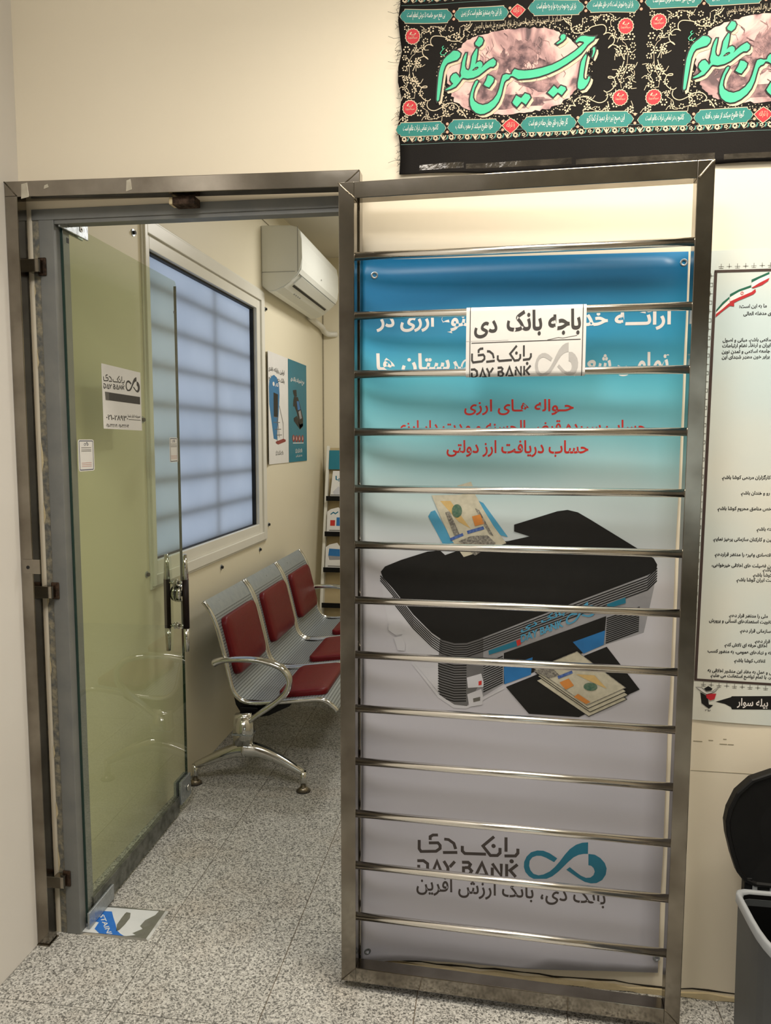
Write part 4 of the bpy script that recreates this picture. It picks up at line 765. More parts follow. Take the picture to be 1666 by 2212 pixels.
def vt(key, s, mat, hgt, bold=.035, dz=0, x0=None, x1=None):
    lo, hi = tv_[key]; xa = lo[0] if x0 is None else x0; xb = hi[0] if x1 is None else x1; zm = (lo[1]+hi[1])/2+dz
    vs_.add('lettering', fit(text2d(s, bold), (xa, zm-hgt/2), (xb, zm+hgt/2)), mat, 1)
lo, hi = tv_['a']; 
vt('a', 'ارائـــه خدمات', WINK, .056, .03, .006, x0=hi[0]-.31)
vt('b', 'متنوع ارزی در', WINK, .062, .03, .002, x1=tv_['b'][0][0]+.272)
vt('c', 'تمامـی شعب', WINK, .058, .03, -.006, x0=tv_['c'][1][0]-.245)
vt('d', 'شهرستان ها', WINK, .056, .03, -.002, x1=tv_['d'][0][0]+.285)
vt('e', 'حـواله هـای ارزی', REDINK, .040, .018)
vt('f', 'حساب سپرده قرض الحسنه و مدت دار ارزی', REDINK, .042, .018, -.004)
vt('g', 'حساب دریافت ارز دولتی', REDINK, .043, .02)
vt('h', 'بانک دی، بانک ارزش آفرین', BRNINK, .064, .015, .006)
vs_.add('loop_emblem', LOGO, TEALINK, 1, 'teal loop emblem')
vs_.add('wordmark', WM, BRNINK, 1)
# the printed money-printer picture
pic = vs_.add('printer_picture', fill2d([T['pr_right']]), GRYINK, 1, 'printed picture of a printer issuing banknotes')
def pp(name, g, mat, layer): return vs_.add(name, g, mat, layer, None, pic)
pp('print_shape', fill2d([T['pr_left']]), LGRY, 1); pp('print_shape', fill2d([T['pr_corner']]), GRY2, 2); pp('print_shape', fill2d([T['pr_base']]), LGRY, 3)
rim = T['pr_rim']
for k in range(1, 7):
    sh_ = [(x+(.0 if 3 < i < 8 else .0), z-.0062*k) for i, (x, z) in enumerate(rim)]; pp('print_stripe', stroke(sh_[1 if k > 3 else 0:], .0026), BLKINK, 3)
cpart = [p for p in rim if T['pr_corner'][0][0]-.004 < p[0] < T['pr_corner'][3][0]+.01]
for k in range(7, 24):
    sh_ = [(x, z-.0068*k) for x, z in cpart[:3]]; sh_ = [(T['pr_corner'][9][0], sh_[0][1]+.004)]+sh_
    if min(z for x, z in sh_) > T['pr_corner'][6][1]: pp('print_stripe', stroke(sh_, .003), BLKINK, 3)
for q in T['pr_vents']:
    n = 13
    for k in range(n):
        t = (k+.5)/n; a = Vector(q[0]).lerp(Vector(q[3]), t); b = Vector(q[1]).lerp(Vector(q[2]), t); pp('print_stripe', stroke([a, b], .0028), BLKINK, 3)
pp('print_shape', fill2d([T['pr_out']]), BLKINK, 3)
for q in T['pr_blue']: pp('print_shape', fill2d([q]), BLUINK, 4)
pp('print_shape', fill2d([T['pr_tray']]), BLKINK, 4)
for k, q in enumerate(T['pr_bills']): pp('banknote_print', fill2d([q]), BILL, 5+k*2); pp('print_stripe', stroke(q, .0016, True), BLKINK if k < 3 else BILLK, 6+k*2)
def bill(d, L):
    c, rx, rz = d['seal'][0], d['seal'][1], d['seal'][2]
    pp('print_shape', fill2d([d['yel']]), BILLY, L); pp('print_shape', poly2d(disc(c, abs(rx[0]-c[0])*.75, 16, abs(rz[1]-c[1])*.9)), BILLG, L+2)
    for k, mt in (('orange', BILLO), ('blue', BILLB), ('dark', BILLK), ('rail', BILLK), ('ink', BILLK), ('o2', BILLO), ('blu2', BILLB)):
        if k in d: pp('print_shape', fill2d([d[k]]), mt, L+1)
bill(T['bill2'], 13)
for q in T['pr_feed']: pp('print_shape', fill2d([q]), SKYINK, 3)
pp('banknote_print', fill2d([T['bill1t']]), BILL, 4); pp('banknote_print', fill2d([T['bill1']]), BILL, 4); bill(T['b1'], 6)
pp('print_shape', fill2d([T['pr_top']]), BLKINK, 3)
pp('banknote_print', fill2d([[p for p in T['bill1'][:5]]+[T['bill1'][6], T['bill1'][7]]]), BILL, 5)
for q in T['pr_teal']: pp('print_shape', fill2d([q]), TEALINK, 5)
pp('print_shape', fill2d([T['pr_or']]), REDINK, 6)
pp('lettering', fitq(text2d('DAY BANK', .03), T['pr_text']), SKYINK, 5)
pp('lettering', fitq(text2d('بانک دی', .03), T['pr_text2']), SKYINK, 5)
pp('loop_emblem', fitq(LOGO, T['pr_logo']), SKYINK, 5)
for q in T['pr_booths']: pp('print_shape', fill2d([q]), LGRY, 5)
pp('print_shape', fill2d([T['pr_boothmark'][0]]), REDINK, 6); pp('print_shape', fill2d([T['pr_boothmark'][1]]), INKM, 6)
for c in T['grom']:
    bm = bmesh.new(); A = disc((0, 0), .009, 16); B = disc((0, 0), .005, 16)
    va = [bm.verts.new(vf(c[0]+a, c[1]+b, .0008)) for a, b in A]; vb2 = [bm.verts.new(vf(c[0]+a, c[1]+b, .0022)) for a, b in B]; vc = [bm.verts.new(vf(c[0]+a*.9, c[1]+b*.9, .0004)) for a, b in B]
    for i in range(16):
        j = (i+1) % 16; bm.faces.new((va[i], va[j], vb2[j], vb2[i])); bm.faces.new((vb2[i], vb2[j], vc[j], vc[i]))
    frombm('grommet', bm, ZINC, vb, True)

# ------------------------------------------------------------------ black cloth mourning banner
cb = empty('cloth_banner', 'black printed cloth banner with large mint calligraphy above the gate', 'banner', (0, 0, 0))
e = T['ban_edges']; CX0 = -.2505; dx, dzt = T['caldx']; sl = dzt/dx
cw = lambda x, z: .0035+.0022*math.sin(x*14+z*5)+.0014*math.sin(x*37-z*3)+.0012*math.sin(z*26+x*6)
cf = lambda a, b, h: (a, 1.944-cw(a, b)-h, b)
cs = Sheet(cb, cf, (frange(CX0+.03, 1.3, .03), frange(2.12, 2.95, .05)))
top = 2.70
edge = [(CX0+.004*math.sin(k*1.7)+.002*math.sin(k*4.1), 2.118+(top-2.118)*k/16) for k in range(17)]
bx = 1.25
botL = [(CX0+(bx-CX0)*k/20, 2.117-.012*min(1, k/8)+.002*math.sin(k*1.3)) for k in range(21)]
o = cs.base('cloth', edge[::-1]+botL+[(bx, top)], CLOTH, .0008); o.data.polygons.foreach_set('use_smooth', [True]*len(o.data.polygons))
# frayed threads on the cut edge
fr = []
for k in range(70):
    z = 2.115+random.random()*.56; l = random.uniform(.004, .012) if k % 9 else random.uniform(.015, .03); fr.append(stroke([(CX0+.003, z), (CX0-l*.5, z+random.uniform(-.005, .003)), (CX0-l, z+random.uniform(-.012, .006))], .0008))
tag(cs.add('frayed_edge', join2d(fr), CLOTH, 1), kind='stuff')
zl = lambda x, z0: z0+sl*(x-CX0)      # print lines follow the cloth's own slight tilt
def cs_add(*a, **k): return cs.add(*a, **k)
lox, hix = 0, 0
def panel(ox, oz, full=True):
    off = lambda P: [(a+ox, b+oz) for a, b in P]
    ov = off(T['oval']); cx = (ov[0][0]+ov[1][0])/2; cz = (ov[2][1]+ov[3][1])/2; rx = (ov[1][0]-ov[0][0])/2; rz = (ov[2][1]-ov[3][1])/2
    pts = []
    for k in range(120):
        t = 2*math.pi*k/120; j = 1+random.uniform(-.035, .035) if k % 2 else 1+random.uniform(-.01, .02)
        pts.append((cx+rx*j*math.copysign(abs(math.cos(t))**.8, math.cos(t)), cz+rz*j*math.copysign(abs(math.sin(t))**.8, math.sin(t))))
    cs_add('oval_picture', fill2d([pts]), OVAL, 1, label='mottled pinkish painted oval')
    for (u, v, a, b, rot) in ((.05, .35, .16, .42, -.3), (.22, .45, .12, .3, .5), (-.35, -.35, .3, .28, .2), (.5, -.1, .10, .45, .6), (-.05, -.72, .55, .16, 0), (.35, -.35, .3, .12, -.3), (-.18, .1, .06, .5, -.15)):
        P = []
        for k in range(26):
            t = 2*math.pi*k/26; rr = 1+random.uniform(-.22, .22); px = a*rx*rr*math.cos(t); pz = b*rz*rr*math.sin(t); P.append((cx+u*rx+px*math.cos(rot)-pz*math.sin(rot), cz+v*rz+px*math.sin(rot)+pz*math.cos(rot)))
        cs_add('oval_brushwork', fill2d([P]), MAUVE, 2)
    sk = []
    for k in range(60):
        t = random.uniform(0, 2*math.pi); rr = random.uniform(.1, .8); a = (cx+rx*rr*math.cos(t), cz+rz*rr*math.sin(t)); an = random.uniform(.9, 2.2); l = random.uniform(.012, .035)
        sk.append(stroke([a, (a[0]+l*.5*math.cos(an)+.003, a[1]+l*.5*math.sin(an)), (a[0]+l*math.cos(an+.3), a[1]+l*math.sin(an+.3))], random.uniform(.0006, .0016)))
    tag(cs_add('sketch_strokes', join2d(sk), MAUVE, 3), kind='stuff')
    dots = []
    for k in range(420):
        t = random.uniform(0, 2*math.pi); rr = random.uniform(1.03, 1.17); c = (cx+rx*rr*math.copysign(abs(math.cos(t))**.8, math.cos(t)), cz+rz*rr*math.copysign(abs(math.sin(t))**.8, math.sin(t))); dots.append(poly2d(disc(c, random.uniform(.0008, .0017), 5)))
    tag(cs_add('halftone_dots', join2d(dots), CREAMI, 1), kind='stuff')
    cal = [off(p) for p in T['cal']]; hole = off(T['calhole'])
    polys = [[p] for p in cal]; polys[1] = [cal[1], hole]
    sh_ = [[[(a+.0060, b-.0066) for a, b in q] for q in P] for P in polys]
    cs_add('lettering_shadow', join2d([fill2d(P, .0014) for P in sh_]), CREAMI, 3)
    cs_add('lettering_outline', join2d([fill2d(P, .0033) for P in polys]), BLKINK, 4)
    cs_add('calligraphy', join2d([fill2d(P) for P in polys]), MINT, 6, label='large mint green calligraphic lettering')
    cs_add('lettering', stroke(off(T['calain']), .0016), MINT, 3)
    # scrollwork: traced quarter on the left, mirrored to the right side
    cxm = cx+.006
    for mir in (0, 1):
        mf = (lambda P: [(2*cxm-a, b+2*sl*(cxm-a)) for a, b in P]) if mir else (lambda P: P)
        G = []
        for k, p in enumerate(T['scroll']):
            P = [tuple(v) for v in smooth_path([(a, b, 0) for a, b in mf(off(p))], 4)]; G.append(stroke([(v[0], v[1]) for v in P], .0019 if k < 4 else .0010))
        for k, c in enumerate(mf(off(T['flowers']))):
            rr = .0052 if k % 3 else .0065
            for j in range(6):
                t = 2*math.pi*j/6+k; G.append(poly2d(disc((c[0]+rr*math.cos(t), c[1]+rr*math.sin(t)), rr*.34, 6)))
            if k % 2:
                for j in range(3):
                    t = k*1.3+j*2.1; a = (c[0]+rr*1.6*math.cos(t), c[1]+rr*1.6*math.sin(t)); b = (c[0]+rr*3*math.cos(t+.5), c[1]+rr*3*math.sin(t+.5)); G.append(stroke([c, a, b], .0013))
        tag(cs_add('floral_scrollwork', join2d(G), CREAMI, 2), kind='stuff')
    for c in T['medal']:
        c = off(c)[0]; P = []; P2 = []
        for k in range(32):
            t = 2*math.pi*k/32; rr = .0158*(1+.10*(k % 2)); P.append((c[0]+rr*math.cos(t), c[1]+rr*1.02*math.sin(t))); P2.append((c[0]+rr*1.12*math.cos(t), c[1]+rr*1.14*math.sin(t)))
        cs_add('medallion', fill2d([P2]), CREAMI, 3); mo = cs_add('medallion', fill2d([P]), REDC, 4, label='crimson medallion')
        for k, s in enumerate(('یا', 'سیدالشهدا')): cs_add('lettering', fit(text2d(s, 0, .2), (c[0]-.008-.003*k, c[1]+.002-.009*k), (c[0]+.008+.003*k, c[1]+.010-.009*k)), CREAMI, 5)
    # thin arch of small script over the oval
    a0_, a1_ = off(T['arch'])
    cs_add('lettering', fit(text2d('السلام علی الحسین و علی علی بن الحسین و علی اولاد الحسین و علی اصحاب الحسین', 0), (a0_[0], cz+rz+.002), (a1_[0], cz+rz+.022)), CREAMI, 2)
def cart(q, s, pts=True):
    (ax, az), (bx_, bz), (cx_, cz_), (dx_, dz_) = q; hgt = az-dz_; k = hgt*.45
    def P(m):
        return [(ax+k*.9-m, az+m), (bx_-k*.9+m, bz+m), (bx_-k*.75, bz-hgt*.12+m), (bx_-k*.35, bz-hgt*.2), (bx_+m, (bz+cz_)/2), (cx_-k*.35, cz_+hgt*.2), (cx_-k*.75, cz_+hgt*.12-m), (cx_-k*.9+m, cz_-m), (dx_+k*.9-m, dz_-m), (dx_+k*.75, dz_+hgt*.12-m), (dx_+k*.35, dz_+hgt*.2), (ax-m, (az+dz_)/2), (ax+k*.35, az-hgt*.2), (ax+k*.75, az-hgt*.12+m)]
    cs_add('cartouche', fill2d([P(.0016)]), CREAMI, 2); cs_add('cartouche', fill2d([P(0)]), TEALC, 3, label='teal verse cartouche')
    i0, i1 = k*1.25, k*.7
    g = text2d(s, .0, .25)
    cs_add('lettering', fitq(g, ((dx_+i0, dz_+hgt*.20), (cx_-i0, cz_+hgt*.20), (bx_-i0, bz-hgt*.16), (ax+i0, az-hgt*.16))), WINK, 4)
VB = ['کاشوب در تمامی ذرات عالم است', 'گویا طلوع میکند از مغرب آفتاب', 'کار جهان و خلق جهان جمله در هم است', 'این صبح تیره باز دمید از کجا کزو']
VT = ['بی نفخ صور خاسته تا عرش اعظم است', 'باز این چه رستخیز عظیم است کز زمین', 'باز این چه نوحه و چه عزا و چه ماتم است', 'باز این چه شورش است که در خلق عالم است']
def diamond(q):
    P = [q[0], (q[0][0]*.6+q[1][0]*.4, q[0][1]*.5+q[1][1]*.5), q[1], (q[2][0]*.6+q[1][0]*.4, q[2][1]*.5+q[1][1]*.5), q[2], (q[2][0]*.6+q[3][0]*.4, q[2][1]*.5+q[3][1]*.5), q[3], (q[0][0]*.6+q[3][0]*.4, q[0][1]*.5+q[3][1]*.5)]
    c = (sum(p[0] for p in P)/8, sum(p[1] for p in P)/8)
    cs_add('medallion', fill2d([[(c[0]+(a-c[0])*1.12, c[1]+(b-c[1])*1.12) for a, b in P]]), CREAMI, 2); cs_add('medallion', fill2d([P]), REDC, 3)
    cs_add('lettering', fit(text2d('یا ثارالله', .0, .2), (c[0]-.010, c[1]-.007), (c[0]+.010, c[1]+.008)), CREAMI, 4)
def rosettes(x, z, hgt):
    for sg_ in (-1, 1):
        c = (x, z+sg_*hgt*.30); cs_add('rosette', fill2d([disc(c, .0034, 10)]), M('salmon cloth ink', (214, 160, 134), .7, noise=(90, .5, (196, 140, 116))), 2)
for k in (0, 1):
    ox, oz = dx*k, dzt*k
    panel(ox, oz)
    off = lambda P: [(a+ox, b+oz) for a, b in P]
    for q, s in zip(T['cart_b'], VB): cart(off(q), s); qq = off(q); rosettes(qq[1][0]+.004, (qq[1][1]+qq[2][1])/2, qq[1][1]-qq[2][1])
    for q, s in zip(T['cart_t'], VT): cart(off(q), s); qq = off(q); rosettes(qq[1][0]+.004, (qq[1][1]+qq[2][1])/2, qq[1][1]-qq[2][1])
    diamond(off(T['red_b'])); diamond(off(T['red_t']))
def strip(zc, x1):
    G, G2, G3 = [], [], []; x = CX0+.012; k = 0
    while x < x1:
        c = (x, zl(x, zc)); 
        if k % 2 == 0:
            for j in range(7): t = 2*math.pi*j/7; G.append(poly2d(disc((c[0]+.0042*math.cos(t), c[1]+.0042*math.sin(t)), .0021, 6)))
        elif k % 4 == 1:
            for j in (-1, 0, 1): G.append(stroke([(c[0], c[1]-.005), (c[0]+.0028*j, c[1]), (c[0]+.006*j, c[1]+.005)], .0026))
        else:
            for j in range(5): t = 2*math.pi*j/5; G.append(poly2d(disc((c[0]+.003*math.cos(t), c[1]+.003*math.sin(t)), .0017, 6)))
        G2.append(stroke([(x+.008, c[1]-.005), (x+.011, c[1]), (x+.009, c[1]+.005)], .0024))
        G3.append(stroke([(x, c[1]-.007), (x+.006, c[1]-.004), (x+.012, c[1]+.004), (x+.018, c[1]+.007)], .0009))
        x += .0195; k += 1
    cs_add('flower_strip', join2d(G), CREAMI, 2); cs_add('flower_strip', join2d(G2), TEALC, 2); cs_add('flower_strip', join2d(G3), CREAMI, 1)
    for d in (.0125, -.0125): cs_add('rule', stroke([(CX0+.004, zl(CX0, zc+d)), (.5, zl(.5, zc+d)), (x1, zl(x1, zc+d))], .0011), M('dim teal line', (80, 112, 108), .7, noise=(40, .3, (70, 100, 98))), 1)
zs = T['strip'][0][1]-sl*(T['strip'][0][0]-CX0)
strip(zs, 1.2); strip(T['cart_t'][0][0][1]+.022, 1.2)
# clear tape along the hem
for k, (x0_, x1_) in enumerate(((-.20, -.09), (-.085, .17), (.18, .50), (.52, .95))):
    o = Sheet(cb, cf, (frange(CX0+.03, 1.3, .03), [])).add('hem_tape', poly2d([(x0_, zl(x0_, 2.126)), (x1_, zl(x1_, 2.128)), (x1_, zl(x1_, 2.143)), (x0_, zl(x0_, 2.138))]), M('glossy tape over cloth', (80, 75, 67), .12, .3, noise=(16, 1.0, (40, 37, 33)), bump=(30, .25)), 1)

# ------------------------------------------------------------------ printed charter poster on the right
wp = empty('charter_poster', 'pale printed charter poster with flag ribbon right of the gate', 'poster', (0, 0, 0))
pf = lambda a, b, h: (a, 1.9452-h-.0012*math.sin(a*20+b*3), b)
ps = Sheet(wp, pf, (frange(.52, 1.2, .06), frange(.8, 1.9, .08)))
PX0, PX1 = .494, 1.15; PZ0, PZ1 = .752, 1.908
ps.base('sheet', [(PX0, PZ0), (PX1, PZ0-.02), (PX1, PZ1), (PX0+.006, PZ1)], PPAPER, .0006)
fx, fz1 = T['wp_frame'][0]; fz0 = T['wp_frame'][1][1]; fx0 = T['wp_frame'][1][0]
DB_ = M('dark brown border ink', (66, 50, 46), .5, noise=(60, .4, (56, 44, 40)))
ps.add('border', join2d([stroke([(fx, fz1), (fx0, fz0)], .007), stroke([(fx-.003, fz1), (PX1-.05, fz1)], .006), stroke([(fx0-.003, fz0), (PX1-.05, fz0-.012)], .006)]), DB_, 2)
n = 48
for k in range(n):
    t = (k+.5)/n; x = fx+(fx0-fx)*t-.0105; z = fz1+(fz0-fz1)*t
    if k % 2 == 0: g = join2d([stroke([(x-.006, z), (x+.006, z)], .0011), stroke([(x, z-.006), (x, z+.006)], .0011), poly2d(disc((x, z), .0022, 6))])
    else: g = join2d([stroke([(x-.004, z-.004), (x+.005, z-.004), (x+.005, z+.004), (x-.004, z+.004)], .0011, True), stroke([(x-.008, z), (x-.001, z)], .0011)])
    ps.add('border_motif', g, INKM, 1)
for k in range(16):
    for zz, s_ in ((fz1+.0105, 0), (fz0-.0115, -.02)):
        x = fx+.012+.0185*k; z = zz+s_*(x-fx)
        g = join2d([stroke([(x-.006, z), (x+.006, z)], .0011), stroke([(x, z-.005), (x, z+.007)], .0011)] + ([poly2d(disc((x, z), .002, 6))] if k % 2 else [stroke([(x-.005, z-.004), (x+.005, z-.004)], .0011)]))
        ps.add('border_motif', g, INKM, 1)
for P, mt in zip(T['wp_flag'], (M('flag green ink', (20, 96, 74), .5, noise=(30, .4, (14, 74, 60))), M('flag white ink', (232, 230, 228), .5, noise=(30, .3, (220, 218, 216))), M('flag red ink', (182, 40, 46), .5, noise=(30, .4, (150, 30, 38))))):
    ps.add('flag_ribbon', join2d([fill2d([p]) for p in P]), mt, 3)
c = T['wp_emb'][0]; ps.add('flag_emblem', join2d([stroke(disc(c, .0035, 10), .001, True), stroke([(c[0], c[1]-.004), (c[0], c[1]+.004)], .0012)]), REDINK, 4)
for x, z, s in T['wp_lines']:
    g = text2d(s, .03); a, b, c_, d = bbox2(g); k = .0114
    ps.add('lettering', fit(g, (x, z-.006), (x+(c_-a)*k*.9, z-.006+(d-b)*k)), BLKINK, 1)
ps.add('cartouche', fill2d([T['wp_cart']]), BLKINK, 1); lo, hi = T['wp_cart_t']
ps.add('lettering', fit(text2d('بیله سوار', .02), (lo[0], lo[1]-.004), (hi[0], hi[1]+.004)), WINK, 2)
lo, hi = T['wp_yr']; ps.add('lettering', fit(text2d('۱۳۵۸', .03), lo, hi), BLKINK, 1)
for k, P in enumerate(T['wp_lg']): ps.add('emblem', fill2d([P]), (PAPER, BLKINK, REDC, BLKINK)[k], (3, 2, 4, 1)[k])
ps.add('emblem', stroke(T['wp_lg'][0], .001, True), BLKINK, 5)

# ------------------------------------------------------------------ pedal bin with raised lid
bn = empty('pedal_bin', 'grey pedal bin with open black lid at the right edge', 'bin', (0, 0, 0))
def dshape(x0, x1, yb, yf, n=20, inset=0):
    cx = (x0+x1)/2; hw = (x1-x0)/2-inset; o = []
    pts = [(cx+hw-.02, yb-inset), (cx-hw+.02, yb-inset), (cx-hw+.006, yb-inset-.006), (cx-hw, yb-inset-.02)]
    ym = yb-.12
    o += pts
    for k in range(n+1):
        t = math.pi*k/n; o.append((cx-hw*math.copysign(abs(math.cos(t))**.72, math.cos(t)), ym-(ym-yf-inset)*abs(math.sin(t))**.85))
    o += [(cx+hw, yb-inset-.02), (cx+hw-.006, yb-inset-.006)]
    return o
def loft(name, rings, mat, parent, cap0=True, cap1=True, smooth=False):
    bm = bmesh.new(); R = [[bm.verts.new(p) for p in r] for r in rings]; n = len(R[0])
    for a, b in zip(R, R[1:]):
        for i in range(n): bm.faces.new((a[i], a[(i+1) % n], b[(i+1) % n], b[i]))
    if cap0: bm.faces.new(R[0][::-1])
    if cap1: bm.faces.new(R[-1])
    return frombm(name, bm, mat, parent, smooth)
bx0, bx1, yb, yf = .579, .889, 1.815, 1.50
S1 = dshape(bx0+.004, bx1-.004, yb-.004, yf+.004)
loft('body', [[(x*.97+.022, y*.985+.026, .0) for x, y in S1], [(x, y, .372) for x, y in S1], [(x, y, .372) for x, y in dshape(bx0+.014, bx1-.014, yb-.014, yf+.014)], [(x*.98+.0147, y*.985+.024, .03) for x, y in dshape(bx0+.014, bx1-.014, yb-.014, yf+.014)]], BIN, bn, smooth=False)
rr = [(x, y) for x, y in dshape(bx0, bx1, yb, yf)]; ri = dshape(bx0, bx1, yb, yf, inset=.012)
loft('rim', [[(x, y, .368) for x, y in rr], [(x, y, .386) for x, y in rr], [(x, y, .390) for x, y in dshape(bx0, bx1, yb, yf, inset=.003)], [(x, y, .390) for x, y in dshape(bx0, bx1, yb, yf, inset=.009)], [(x, y, .384) for x, y in ri], [(x, y, .368) for x, y in ri]], RIMG, bn, False, False, True)
li = dshape(bx0, bx1, yb, yf, inset=.0125); lb = dshape(bx0+.02, bx1-.02, yb-.02, yf+.02, inset=.0125)
loft('inner_bucket', [[(x, y, .383) for x, y in li], [(x, y, .05) for x, y in lb]], BLACKP, bn, False, True)
# raised lid leaning back on the wall
LP = [(.0, .262), (-.05, .258), (-.10, .238), (-.135, .205), (-.155, .165), (-.162, .135), (-.160, .105), (-.150, .06), (-.138, .022), (-.122, .002), (-.10, -.006), (0, -.008)]
LPf = LP+[(-a, b) for a, b in LP[-2:0:-1]]
def lidf(a, b, d): return (.725+a, 1.836+b*.22-d, .404+b*.985)
bm = bmesh.new(); rings = []
for sc, dd in ((1, 0), (1, .022), (.985, .026), (.95, .026), (.93, .020), (.5, .014)):
    rings.append([bm.verts.new(lidf(a*sc, .127+(b-.127)*sc, dd)) for a, b in LPf])
nL = len(LPf)
for A, B in zip(rings, rings[1:]):
    for i in range(nL): bm.faces.new((A[i], A[(i+1) % nL], B[(i+1) % nL], B[i]))
bm.faces.new(rings[-1]); bm.faces.new(rings[0][::-1])
frombm('lid', bm, BLACKP, bn)
box('hinge_bracket', (.622, 1.812, .384), (.828, 1.822, .404), RIMG, bn, .002)
box('hinge_slot', (.632, 1.8105, .390), (.660, 1.8125, .398), BLACKP, bn, .001)
box('hinge_arm', (.604, 1.815, .372), (.622, 1.838, .415), BLACKP, bn, .002)
box('foot_pedal', (.70, 1.455, .004), (.77, 1.51, .018), BLACKP, bn, .003)

# ------------------------------------------------------------------ office: air conditioner
ac = empty('air_conditioner', 'white wall mounted split air conditioner above the posters', 'air conditioner', (0, 0, 0))
AP = [(XL, 2.622), (-1.125, 2.618), (-1.09, 2.608), (-1.07, 2.585), (-1.062, 2.54), (-1.060, 2.44), (-1.066, 2.385), (-1.085, 2.355), (-1.12, 2.325), (-1.165, 2.290), (-1.21, 2.270), (-1.25, 2.268), (XL, 2.30)]
acf = lambda a, b, d: (a, d, b)
prism('housing', AP, acf, 4.095, 5.05, ACW, ac, .006)
sweep('panel_seam', [(-1.288, 4.093, 2.372), (-1.10, 4.093, 2.372)], circ(.0012, 6), ACG, ac)
prism('side_seam', [(-1.086, 2.61), (-1.083, 2.61), (-1.083, 2.37), (-1.086, 2.37)], acf, 4.0935, 4.0955, ACG, ac)
# outlet slot and louvre on the lower front
def lowf(t, off):   # along the sloped underside front
    a = Vector((-1.078, 2.362)); b = Vector((-1.165, 2.290)); p = a.lerp(b, t); n = Vector((b.y-a.y, -(b.x-a.x))); n.normalize(); n = -n if n.x < 0 else n; return p+n*off
for nm, t0, t1, o0, o1, y0_, y1_, mt in (('louvre', .05, .55, -.001, .009, 4.15, 5.0, ACW), ('outlet_slot', .60, .72, -.004, .0025, 4.18, 4.98, BLACKR), ('trim_line', .0, .03, -.004, .004, 4.11, 5.04, ACG)):
    q = [lowf(t0, o0), lowf(t1, o0), lowf(t1, o1), lowf(t0, o1)]; prism(nm, [(v.x, v.y) for v in q], acf, y0_, y1_, mt, ac)
for y in (4.34, 4.38, 4.42, 4.30):
    q = [lowf(.95, -.002), lowf(1.02, -.002), lowf(1.02, .0016), lowf(.95, .0016)]; prism('label_mark', [(v.x, v.y) for v in q], acf, y, y+.022, ACG, ac)
prism('display_mark', [(-1.0612, 2.415), (-1.0596, 2.415), (-1.0596, 2.422), (-1.0612, 2.422)], acf, 4.55, 4.565, ACG, ac)
tag(sweep('drain_pipe', smooth_path([(-1.262, 5.056, 2.285), (-1.262, 5.2, 2.277), (-1.262, 5.42, 2.268), (-1.262, 5.50, 2.25), (-1.24, 5.54, 2.235), (-1.20, 5.558, 2.235), (-1.19, 5.57, 2.235)], 3), circ(.021, 10), WPVC, None, Vector((0, 0, 1))), 'white pipe cover running from the air conditioner into the corner', 'pipe')

# ------------------------------------------------------------------ office: two posters on the side wall
def sidef(y0):
    return lambda a, b, h: (XL+.004+h+.012*math.exp(-(a-y0)/.03), a, b)
p1 = empty('kiosk_poster', 'white poster showing a blue kiosk beside the office window', 'poster', (0, 0, 0))
s1 = Sheet(p1, sidef(4.145), (frange(4.16, 4.6, .03), []))
ya, yb_, za, zb2 = 4.145, 4.60, 1.316, 1.96
s1.base('sheet', [(ya, za), (yb_, za), (yb_, zb2), (ya, zb2)], PAPER, .0005)
s1.add('print_shape', fill2d([T['p1_board']]), BLUP, 1, 'blue kiosk picture'); s1.add('print_shape', fill2d([T['p1_screen']]), BLKINK, 2)
s1.add('print_shape', fill2d([T['p1_base']]), M('brick red ink', (140, 50, 46), .5, noise=(40, .4, (120, 42, 38))), 3)
s1.add('print_shape', join2d([stroke(p, .008) for p in T['p1_pole']]+[stroke(p, .004) for p in T['p1_bars']]), GRY2, 2)
for k, (s, (lo, hi)) in enumerate(zip(('اولین پایانه نقدی', 'بانک دی در کشور'), T['p1_t'])): s1.add('lettering', fit(text2d(s, .03), (lo[0], 1.842-.05*k), (hi[0], 1.842-.05*k+.036)), BLKINK, 1)
lo, hi = T['p1_logo']; s1.add('emblem', poly2d(disc(((lo[0]+hi[0])/2, (lo[1]+hi[1])/2), (hi[0]-lo[0])/2, 14, abs(hi[1]-lo[1])/2.6)), WINK, 2)
lo, hi = T['p1_lt']; s1.add('lettering', fit(text2d('دی', .04), (lo[0], min(lo[1], hi[1])), (hi[0], min(lo[1], hi[1])+.03)), WINK, 2)
s1.add('wordmark', fit(WM, (4.315, 1.365), (4.425, 1.395)), INK, 1); s1.add('loop_emblem', fit(LOGO, (4.428, 1.366), (4.475, 1.392)), INK, 1)
p2 = empty('card_reader_poster', 'teal poster showing a card reader next to the white poster', 'poster', (0, 0, 0))
s2 = Sheet(p2, sidef(4.2), (frange(4.62, 5.1, .05), []))
s2.base('sheet', [(4.606, za), (5.06, za), (5.06, zb2), (4.606, zb2)], TEALP, .0005)
for P in T['p2_dev']: s2.add('print_shape', fill2d([P]), BLKINK, 2)
s2.add('print_shape', fill2d([T['p2_scr']]), BLUINK, 3); s2.add('print_shape', fill2d([T['p2_key']]), GRYINK, 3)
for c, a, b in T['p2_red']: s2.add('print_shape', poly2d(disc(c, abs(a[0]-c[0])*.95+.008, 14, abs(b[1]-c[1])*.95)), M('brick red ink', (0, 0, 0)), 1); s2.add('print_shape', stroke([(c[0]-.006, c[1]-.01), (c[0], c[1]+.012), (c[0]+.008, c[1]-.006)], .007), WINK, 2)
s2.add('lettering', fit(text2d('طرح تسهیلات بانک دی', .03), (4.66, 1.818), (5.0, 1.858)), WINK, 1)
